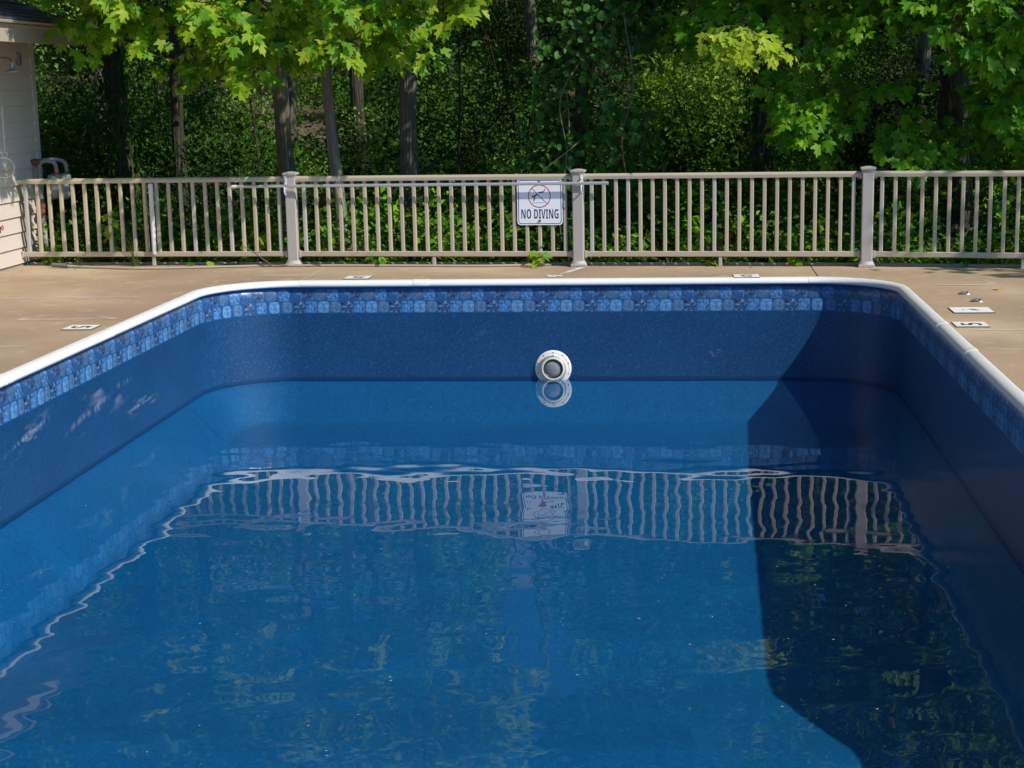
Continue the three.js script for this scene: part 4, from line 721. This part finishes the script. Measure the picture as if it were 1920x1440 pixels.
// --- ivy trunked maple left of the right post, with one sunlit spray
{
  const r = rng(1003), t = thing('maple_tree', 'maple with ivy covered trunk and one sunlit yellow green spray above the right fence', 'tree', [0, 0, 0]), mats = [], tw = [];
  trunk([[0.93, -0.35, -3.7], [0.93, 0.8, -3.7], [0.92, 2.0, -3.7], [0.86, 3.4, -3.65], [0.8, 5.2, -3.6], [0.9, 7, -3.6]], 0.115, 0.06, M.barkDark, t, 0.15, 7);
  for (const [x, y, z, yaw] of [[0.30, 2.17, -0.75, -0.5], [0.52, 2.08, -0.6, -0.1], [0.78, 2.12, -0.62, 0.4], [1.0, 2.02, -0.7, 0.8], [0.62, 1.98, -0.7, 0.1]]) { const dir = V(Math.sin(yaw), 0, Math.cos(yaw)), b = V(x, y + 0.22, z).addScaledVector(dir, -0.55); fan(mats, tw, b, dir, 0.6, 0.3, 0.16, 0.125, 26, r); }
  const lime = mats.length;
  const bright = mats.splice(0, lime);
  for (let i = 0; i < 46; i++) { const x = between(-0.1, 1.7, r), y = between(2.2, 3.6, r) - 0.0, z = between(-3.2, -1.6, r), yaw = between(-1, 1, r), dir = V(Math.sin(yaw), 0, Math.cos(yaw)); fan(mats, tw, V(x, y + 0.25, z).addScaledVector(dir, -0.6), dir, 0.7, 0.3, 0.28, 0.13, 24, r); }
  branch(V(0.9, 2.35, -3.6), V(0.6, 2.36, -1.2), 0.025, M.barkDark, t, 0.25); branch(V(0.88, 2.9, -3.6), V(0.2, 2.9, -2.0), 0.025, M.barkDark, t, 0.2); branch(V(0.88, 2.7, -3.6), V(1.4, 2.8, -2.1), 0.025, M.barkDark, t, 0.2);
  part('twigs', merge(tw), M.twig, t).userData = { kind: 'stuff' };
  leaves(t, bright, mapleG, SPRAY, 130, r, 0.45); leaves(t, mats, mapleG, MID, 170, r, 0.42);
  const ivy = []; for (let i = 0; i < 620; i++) { const y = between(-0.2, 2.7, r), a = between(-0.2, Math.PI + 0.2, r), rad = 0.125 + 0.09 * r(); const n = V(Math.cos(a), 0.2, Math.sin(a)); ivy.push(leafMatrix(V(0.93 + Math.cos(a) * rad, y, -3.7 + Math.sin(a) * rad), n.clone().add(rv(r, 0.4)), V(0, -1, 0).add(rv(r, 0.5)), between(0.05, 0.085, r))); }
  instanced('ivy', ovalG[0], instShade, ivy, () => { const c = DEEP[Math.floor(r() * 4)]; return c; }, t);
  scatterClumps(t, 'crown', crownClumps, crownPoints(r, 1.1, 6.6, -4.2, 1.7, 2.3, 2.0, 130, 1, (p) => p.y > 3.9), MID, r, instLeaf);
}
// --- tree wrapped in round leaved vine
{
  const r = rng(1004), t = thing('vine_clad_tree', 'leaning dark tree wrapped in round leaved vine right of the NO DIVING sign', 'tree', [0, 0, 0]), mats = [];
  const path = [[-1.12, -0.3, -3.3], [-1.14, 0.7, -3.25], [-1.12, 1.5, -3.2], [-1.02, 2.1, -3.15], [-0.82, 2.8, -3.1], [-0.75, 4.0, -3.1], [-0.9, 5.0, -3.2]];
  trunk(path, 0.085, 0.05, M.barkDark, t, 0.15, 9);
  const c = new THREE.CatmullRomCurve3(path.map((p) => V(...p)));
  const blobs = []; for (let i = 0; i < 95; i++) { const p = c.getPoint(r() * 0.9); const low = clamp((1.7 - p.y) / 1.5, 0, 1); p.add(V(between(-0.5, 0.75, r) * (0.8 + low * 0.7), between(-0.1, 0.1, r), between(-0.2, 0.75, r))); if (p.x > -1.05 && p.x < -0.86 && p.y > 1.2 && p.y < 2.3 && r() < 0.8) continue; blobs.push(p); }
  for (const b of blobs) for (let i = 0; i < 30; i++) { const d = rv(r, 0.21); const p = b.clone().add(d); mats.push(leafMatrix(p, V(0, 0.45, 0.5).addScaledVector(d, 2).add(rv(r, 0.5)), V(0, -0.8, 0.2).add(rv(r, 0.7)), between(0.055, 0.10, r))); }
  leaves(t, mats, roundG, [[0.05, 0.16, 0.02], [0.065, 0.19, 0.02], [0.04, 0.13, 0.022], [0.085, 0.22, 0.03]], 300, r, 0.38);
  for (const pts of [[[-1.25, -0.2, -2.5], [-1.32, 0.7, -2.55], [-1.2, 1.3, -2.6], [-1.25, 2.0, -2.8]], [[-1.32, 0.6, -2.4], [-1.22, 1.1, -2.5], [-1.28, 1.7, -2.5], [-1.0, 2.2, -2.7], [-0.72, 2.6, -2.7]], [[-0.55, 0.7, -2.4], [-0.62, 1.3, -2.5], [-0.5, 1.8, -2.5], [-0.6, 2.6, -2.6]], [[-1.4, 1.0, -2.3], [-1.2, 1.15, -2.3], [-1.08, 1.25, -2.4]], [[-0.95, 2.2, -2.75], [-0.8, 2.0, -2.6], [-0.72, 2.45, -2.7], [-0.62, 2.7, -2.8]]]) part('vine_stem', tube(pts, 0.008, 30, 6), M.vineStem, t);
  scatterClumps(t, 'crown', crownClumps, crownPoints(r, -0.9, 4.4, -3.4, 1.1, 0.9, 1.0, 60, 1, (p) => p.y > 3.5), DEEP, r, instShade);
}
// --- plainer trees behind the fence: [label, path, r0, r1, bark, crown, palette, ivy]
const behind = [
  ['thick dark ivy covered tree behind the fence near the house', [[-7.0, -0.4, -5], [-7.05, 1.0, -5], [-7.1, 2.4, -5], [-7.2, 5, -5], [-7.3, 7.5, -5.1]], 0.15, 0.09, M.barkDark, [-7.6, 7.2, -5.2, 2.6, 3.0, 2.4, 260], DEEP, 700],
  ['dark straight trunk between the ivy trunk and the brown maple trunk', [[-6.35, -0.4, -5.2], [-6.36, 1.2, -5.2], [-6.33, 3, -5.2], [-6.3, 5.5, -5.3], [-6.2, 7, -5.3]], 0.085, 0.05, M.barkDark, [-6.1, 7.6, -6.4, 1.6, 1.8, 1.8, 120], DEEP, 60],
  ['slim pale grey trunk just right of the left fence post', [[-3.72, -0.4, -2.7], [-3.78, 0.6, -2.72], [-3.86, 1.6, -2.75], [-3.9, 3, -2.8], [-3.9, 5.4, -2.9]], 0.072, 0.035, M.barkPale, [-3.9, 6.2, -3.4, 1.1, 1.2, 1.1, 60], LIME, 0],
  ['grey trunk in shade midway between the pale trunk and the sign', [[-3.28, -0.4, -4.4], [-3.27, 0.9, -4.4], [-3.24, 2, -4.4], [-3.2, 4.2, -4.4], [-3.1, 6.5, -4.5]], 0.118, 0.06, M.barkGrey, [-2.9, 7.2, -5.6, 2.0, 2.2, 2.0, 220], MID, 0],
];
behind.forEach(([label, path, r0, r1, bark, cr, pal, nIvy], k) => {
  const r = rng(1100 + k), t = thing('tree', label, 'tree', [0, 0, 0]);
  trunk(path, r0, r1, bark, t, 0.14, 20 + k);
  const top = V(...path[path.length - 1]); for (let i = 0; i < 4; i++) branch(V(...path[path.length - 2]), top.clone().add(V(between(-1.5, 1.5, r), between(-1, 0.6, r), between(-1, 1, r))), 0.035, bark, t, 0.2);
  scatterClumps(t, 'crown', crownClumps, crownPoints(r, ...cr, 1, (p) => p.y > 3.8), pal, r, instLeaf);
  if (nIvy) { const c = new THREE.CatmullRomCurve3(path.map((p) => V(...p))), l = []; for (let i = 0; i < nIvy; i++) { const p = c.getPoint(r() * 0.55), a = between(-0.3, Math.PI + 0.3, r), rad = r0 + 0.08 * r(); l.push(leafMatrix(p.add(V(Math.cos(a) * rad, 0, Math.sin(a) * rad)), V(Math.cos(a), 0.2, Math.sin(a)).add(rv(r, 0.4)), V(0, -1, 0).add(rv(r, 0.5)), between(0.05, 0.09, r))); } instanced('ivy', ovalG[0], instShade, l, () => DEEP[Math.floor(r() * 4)], t); }
});
// trees further to the right, whose crowns shade the right of the fence, and the wood behind
const wood = [[8.2, -0.6, 6.6, 3.2, 2.8, 105], [12.4, -2.5, 7.2, 3.2, 3.2, 80], [6.6, -5.6, 7.2, 2.6, 3.0, 190], [10.5, -7.5, 7.8, 3.0, 3.2, 200], [16, -6, 8, 3.4, 3.4, 180],
  [-11, -7, 7.2, 3, 3, 131], [-9.4, -11, 8, 3.2, 3.4, 136], [-5.2, -11.5, 8.4, 2.9, 3.4, 136], [-0.6, -12.5, 6.4, 2.6, 2.6, 119], [3.6, -10.5, 8, 3, 3.2, 136], [8, -13, 8, 3.2, 3.4, 136], [-13, -15, 9, 3.6, 4, 136], [-3, -18, 8, 3.4, 3.6, 136], [2.5, -18, 7.4, 3, 3.2, 131], [13.5, -14, 9, 3.4, 3.8, 136], [-8.5, -20, 9, 3.6, 4, 136], [7.5, -21, 9, 3.6, 4, 136]];
wood.forEach(([x, z, y, rad, ry, n], k) => {
  const r = rng(1200 + k), side = x > 4.5 && z > -6 ? 'dark leafy tree of the row beyond the right end of the fence' : 'shaded tree standing among others in the wood behind the fence';
  const t = thing('tree', side, 'tree', [0, 0, 0], x > 4.5 && z > -6 ? 'trees beyond the right end of the fence' : 'trees in the wood behind the fence'), gy = groundY(x, z);
  trunk([[x, gy - 0.2, z], [x + between(-0.1, 0.1, r), gy + 2, z], [x + between(-0.2, 0.2, r), gy + 4, z], [x + between(-0.4, 0.4, r), gy + y + 0.5, z]], between(0.09, 0.17, r), 0.05, k % 3 ? M.barkDark : M.barkGrey, t, 0.14, 40 + k);
  for (let i = 0; i < 3; i++) branch(V(x, gy + 3 + i, z), V(x + between(-2, 2, r), gy + 4.5 + i, z + between(-1.5, 1.5, r)), 0.04, M.barkDark, t, 0.2);
  scatterClumps(t, 'crown', crownClumps, crownPoints(r, x, gy + y - 1.0, z, rad, ry + 0.6, rad, n, 1.25, (p) => !thinSky(p)), k % 3 === 0 ? MID : FARP, r, instLeaf);
});
// thin stems and dead twigs in the shade
for (const [pts, rad, label] of [
  [[[-5.05, -0.2, -4], [-5.02, 1.0, -4], [-5.08, 1.7, -4], [-5.12, 2.4, -4]], 0.016, 'thin red brown sapling stem left of the brown maple trunk'],
  [[[-2.75, 0.6, -5], [-2.72, 1.4, -5], [-2.7, 2.2, -5], [-2.74, 3.2, -5]], 0.018, 'thin dark hanging stem right of the shaded grey trunk'],
]) { const t = thing('sapling', label, 'sapling'); part('stem', tube(pts, rad, 20, 7, (u) => 1 - 0.5 * u), M.barkDark, t); const r = rng(pts.length + rad * 1000); for (let k = 0; k < 5; k++) { const a = V(...pts[1 + (k % 3)]); part('twig', tube([a, a.clone().add(V(between(-0.3, 0.3, r), 0.25, between(-0.1, 0.2, r)))], 0.005, 5, 4), M.barkDark, t); } }
{
  const t = thing('dead_branches', 'bare black twiggy branches in the dark gap left of the vine clad tree', 'branches');
  for (const pts of [[[-2.6, 2.35, -4.6], [-2.35, 2.4, -4.4], [-2.1, 2.25, -4.3], [-1.8, 1.9, -4.2], [-1.55, 1.5, -4.1], [-1.3, 1.1, -4]], [[-2.45, 2.3, -4.5], [-2.3, 2.1, -4.3], [-1.95, 1.98, -4.2], [-1.8, 2.05, -4.1]], [[-2.1, 2.25, -4.3], [-2.05, 1.8, -4.2], [-1.9, 1.3, -4.2], [-1.95, 0.9, -4.2]], [[-3.1, 0.85, -4.2], [-2.7, 1.05, -4.1], [-2.3, 0.9, -4], [-1.9, 0.6, -3.9], [-1.6, 0.45, -3.9]], [[-3.2, 1.5, -5], [-2.8, 1.4, -4.8], [-2.4, 1.15, -4.6], [-2.1, 1.2, -4.5]], [[-1.8, 1.9, -4.2], [-1.6, 1.95, -4.1], [-1.45, 1.8, -4]]]) part('branch', tube(pts, 0.012, 36, 6, (u) => 1 - 0.7 * u), M.twig, t);
}
// distant trunk with peeling pale bark
{ const t = thing('pale_snag', 'small distant pale dead trunk seen between the sunlit spray and the ivy trunk', 'dead tree'), z = -14, g = groundY(1.0, z); trunk([[0.78, g, z], [0.8, g + 1.0, z], [0.76, g + 1.9, z], [0.78, g + 2.6, z]], 0.07, 0.03, std({ color: rgb(0.42, 0.36, 0.30), roughness: 1 }), t, 0.2, 77); }
// undergrowth behind the fence
{
  const r = rng(1301), l = [];
  for (let i = 0; i < 1500; i++) { const x = between(-7.0, 6, r), d = 0.22 + 3.2 * Math.pow(r(), 1.4), z = fenceZ(x) - d, dens = n2(x * 0.8, z * 0.8 + 5); const hmax = 0.30 + 0.55 * smooth(d, 0.2, 2.2) + 0.35 * n2(x * 0.5 + 20, 3); if (dens < -0.35 && d < 1.5) continue; l.push([V(x, groundY(x, z) + 0.04 + hmax * r(), z), between(0.7, 1.25, r)]); }
  const g = new THREE.Group(); g.name = 'undergrowth'; g.userData = { kind: 'stuff', label: 'leafy green undergrowth in shade right behind the railing fence', category: 'undergrowth' }; scene.add(g);
  scatterClumps(g, 'leaf_clumps', bushClumps, l, [...MID, ...DEEP], r);
  const weeds = []; for (let i = 0; i < 2600; i++) { const x = between(-7.0, 5, r), z = fenceZ(x) - between(0.14, 0.7, r); if (n2(x * 1.6, 4) < -0.25) continue; weeds.push(leafMatrix(V(x, groundY(x, z) + between(0.02, 0.22, r), z), V(0, 0.8, 0.5).add(rv(r, 0.5)), V(0, 0.05, 0.6).add(rv(r, 0.9)), between(0.05, 0.10, r))); }
  instanced('low_leaves', ovalG[1], instLeaf, weeds, () => { const c = MID[Math.floor(r() * 4)]; return [c[0] * 1.3, c[1] * 1.25, c[2]]; }, g);
}
{ // shrubs and young trees of the wood, from the fence back to the rise
  const r = rng(1302), l = [], far = [], openAt = (x, z) => Math.abs(x + 0.219 * (15.21 - z) + 0.2) < 0.030 * (15.21 - z);
  // shrub by shrub, each of one tone, with dark gaps between
  const tones = [...[...DEEP, ...FARP].map((c) => c.map((q) => q * 1.35)), [0.13, 0.27, 0.014], [0.07, 0.17, 0.012], [0.02, 0.055, 0.008], [0.02, 0.05, 0.008]];
  const shrubSets = tones.map(() => []), farSets = tones.map(() => []);
  for (let k = 0; k < 150; k++) {
    const z = -between(4.8, 17, r), cx = between(-9.5, 6.5, r) * (1 - z / 45), rad = between(0.45, 1.25, r), low = openAt(cx, z), hgt = low ? between(0.15, 0.4, r) : between(0.6, 2.9, r) * (1 - 0.25 * r()), set = shrubSets[Math.floor(r() * tones.length)], n = 26 * rad * (0.6 + hgt);
    for (let i = 0; i < n; i++) { const p = rv(r); p.multiplyScalar(Math.pow(r(), 0.4) / Math.max(0.3, p.length())); set.push([V(cx + p.x * rad, groundY(cx, z) + hgt * 0.5 + p.y * hgt * 0.55 + 0.1, z + p.z * rad), between(0.7, 1.4, r)]); }
    if (hgt > 1) l.push([V(cx, groundY(cx, z), z), hgt]);
  }
  for (let k = 0; k < 230; k++) {
    const z = -between(17, 48, r), cx = (r() - 0.5) * (24 - z * 0.8), rad = between(1.0, 2.4, r), low = openAt(cx, z) && z > -27, y0 = low ? 0.2 : between(0.4, 10, r), set = farSets[Math.floor(r() * tones.length)];
    for (let i = 0; i < 26; i++) { const p = rv(r); p.multiplyScalar(Math.pow(r(), 0.4) / Math.max(0.3, p.length())); set.push([V(cx + p.x * rad, Math.max(groundY(cx, z), groundY(cx, z) + y0 + p.y * (low ? 0.3 : rad * 0.9)), z + p.z * rad), between(0.6, 1.3, r)]); }
  }
  for (let i = 0; i < 2200; i++) { const z = -between(48, 62, r), x = (r() - 0.5) * 90; far.push([V(x, groundY(x, z) + 14 * r(), z), between(1.6, 2.6, r)]); }
  const a = new THREE.Group(); a.name = 'woodland_shrubbery'; a.userData = { kind: 'stuff', label: 'dim tangle of shrubs and young growth among the trunks behind the fence', category: 'shrubbery' }; scene.add(a);
  shrubSets.forEach((q, k) => { if (q.length) scatterClumps(a, 'leaf_clumps', fineClumps, q, [tones[k]], r); });
  const stems = l.map(([p, h]) => tube([p, p.clone().add(V(between(-0.2, 0.2, r), h * 0.6, between(-0.2, 0.2, r))), p.clone().add(V(between(-0.5, 0.5, r), h * 1.3, between(-0.3, 0.3, r)))], between(0.008, 0.022, r), 8, 5, (u) => 1 - 0.6 * u));
  part('stems', merge(stems), M.barkDark, a).userData = { kind: 'stuff' };
  const b = new THREE.Group(); b.name = 'distant_woods'; b.userData = { kind: 'stuff', label: 'distant mass of woodland foliage closing the view behind the trees', category: 'woods' }; scene.add(b);
  const clear = ([p]) => !thinSky(p);
  farSets.forEach((q, k) => { farSets[k] = q.filter(clear); }); const farRow = far.filter(clear);
  farSets.forEach((q, k) => { if (q.length) scatterClumps(b, 'leaf_clumps', farClumps, q, [tones[k]], r); });
  scatterClumps(b, 'leaf_clumps', farClumps, farRow, FARP, r);
}
for (const [x, z, len, rad, ry, label] of [[-7.4, -13.5, 1.5, 0.07, 0.15, 'pale fallen log on the brown leaf litter left of the maple trunk'], [-5.9, -14.5, 1.0, 0.10, -0.1, 'short tan fallen log between the pale trunk and the shaded grey trunk']]) { const t = thing('fallen_log', label, 'log', [x, groundY(x, z) + rad, z]); t.rotation.y = ry; part('log', tube([[-len / 2, 0, 0], [0, 0.04, 0.05], [len / 2, -0.02, 0]], rad, 16, 12, (u) => 1 - 0.25 * u), M.barkPale, t); part('stub', tube([[0.1, 0, 0], [0.2, 0.18, 0.05]], rad * 0.3, 6, 6), M.barkPale, t); }
{ // sunlit pale green shrub seen through the gap right of the vine
  const r = rng(1303), t = thing('shrub', 'light green shrub in the gap right of the vine clad tree', 'shrub'), l = []; for (let i = 0; i < 190; i++) l.push([V(0.1 + between(-0.55, 0.55, r), groundY(0.1, -6.5) + 0.4 + 2.0 * Math.pow(r(), 0.8), -6.5 + between(-0.6, 0.6, r)), between(0.7, 1.2, r)]);
  scatterClumps(t, 'foliage', fineClumps, l, [[0.14, 0.31, 0.012], [0.20, 0.38, 0.018], [0.26, 0.42, 0.03], [0.09, 0.22, 0.01]], r, instLeaf); part('stem', tube([[0.1, -0.3, -6.6], [0.12, 0.9, -6.6], [0.05, 2, -6.5]], 0.02, 10, 6), M.barkDark, t);
}
// weeds reaching through under the bottom rail
for (const [x, z, h, n, size, geos, label] of [
  [-1.42, -1.07, 0.2, 8, 0.10, mapleG, 'maple seedling growing through under the NO DIVING sign'], [-4.98, -1.40, 0.10, 8, 0.13, ovalG, 'broad leaved weed at the fence foot left of the first post'], [-3.1, -1.30, 0.16, 14, 0.09, ovalG, 'low leafy weed at the fence foot right of the pale trunk'],
  [-6.72, -1.72, 0.2, 14, 0.085, roundG, 'small leafy weed at the foot of the gas meter pipe'], [0.35, -1.10, 0.16, 12, 0.09, ovalG, 'leafy weed at the fence foot below the ivy clad trunk'], [1.2, -1.02, 0.14, 12, 0.09, mapleG, 'leafy weed at the fence foot left of the right post'], [-6.05, -1.62, 0.66, 16, 0.10, mapleG, 'yellow green seedling standing behind the fence beside the gas meter'], [-4.35, -1.62, 0.4, 14, 0.11, mapleG, 'bright maple seedling behind the balusters left of the first post']]) {
  const r = rng(Math.round(x * 1000 + 9000)), t = thing('weed', label, 'weed', [x, 0.0, z]), pal = LIME.map((c) => [c[0] * 0.75, c[1] * 0.8, c[2]]), mats = pal.map((c) => leafMat(...c));
  part('stem', tube([[0, -0.05, 0], [0.01, h * 0.5, 0.01], [0.02, h, 0.03]], 0.004, 8, 5), M.vineStem, t);
  for (let i = 0; i < n; i++) { const a = r() * 6.28, rad = between(0.02, size * 1.1, r), p = V(Math.cos(a) * rad, h * between(0.35, 1.05, r), Math.sin(a) * rad * 0.6 + 0.02); const m = part('leaf', geos[i % geos.length], mats[i % 4], t); m.applyMatrix4(leafMatrix(p, V(Math.cos(a) * 0.3, 0.7, 0.6).add(rv(r, 0.25)), V(Math.cos(a), -0.25, Math.sin(a) + 0.2), size * between(0.7, 1.1, r))); }
}
for (const [x, z, label] of [[-5.75, -1.50, 'tuft of long grass behind the fence below the hose'], [-3.6, -1.52, 'tuft of tall grass blades behind the fence by the pale trunk'], [-3.25, -1.42, 'thin tuft of grass right of the left post']]) {
  const r = rng(Math.round(x * 100 + 900)), t = thing('grass_tuft', label, 'grass tuft', [x, -0.06, z]), l = []; for (let i = 0; i < 34; i++) { const a = r() * 6.28, hh = between(0.25, 0.55, r), s = between(0.08, 0.25, r), g = tube([[0, 0, 0], [Math.cos(a) * s * 0.4, hh * 0.7, Math.sin(a) * s * 0.4], [Math.cos(a) * s, hh, Math.sin(a) * s]], 0.004, 6, 4, (u) => 1 - 0.9 * u); l.push(g); }
  part('blades', merge(l), leafMat(0.09, 0.15, 0.03, 0.3), t).userData = { kind: 'stuff' };
}
for (const [pts, label] of [[[[-4.45, 0.07, -1.30], [-4.2, 0.075, -1.27], [-3.95, 0.066, -1.30], [-3.7, 0.075, -1.26]], 'dry grey twig lying across the foot of the left post'], [[[-4.55, 0.27, -1.36], [-4.42, 0.2, -1.33], [-4.22, 0.07, -1.28]], 'dry twig leaning on the bottom rail beside the left post']]) { const t = thing('fallen_twig', label, 'twig'); part('twig', tube(pts, 0.005, 20, 5), M.vineStem, t); part('side_twig', tube([pts[1], [pts[1][0] + 0.1, pts[1][1] + 0.01, pts[1][2] + 0.05]], 0.003, 6, 4), M.vineStem, t); }

for (const o of scene.children) o.traverse((m) => { if (m.isMesh) m.castShadow = m.receiveShadow = true; });
renderer.render(scene, camera);
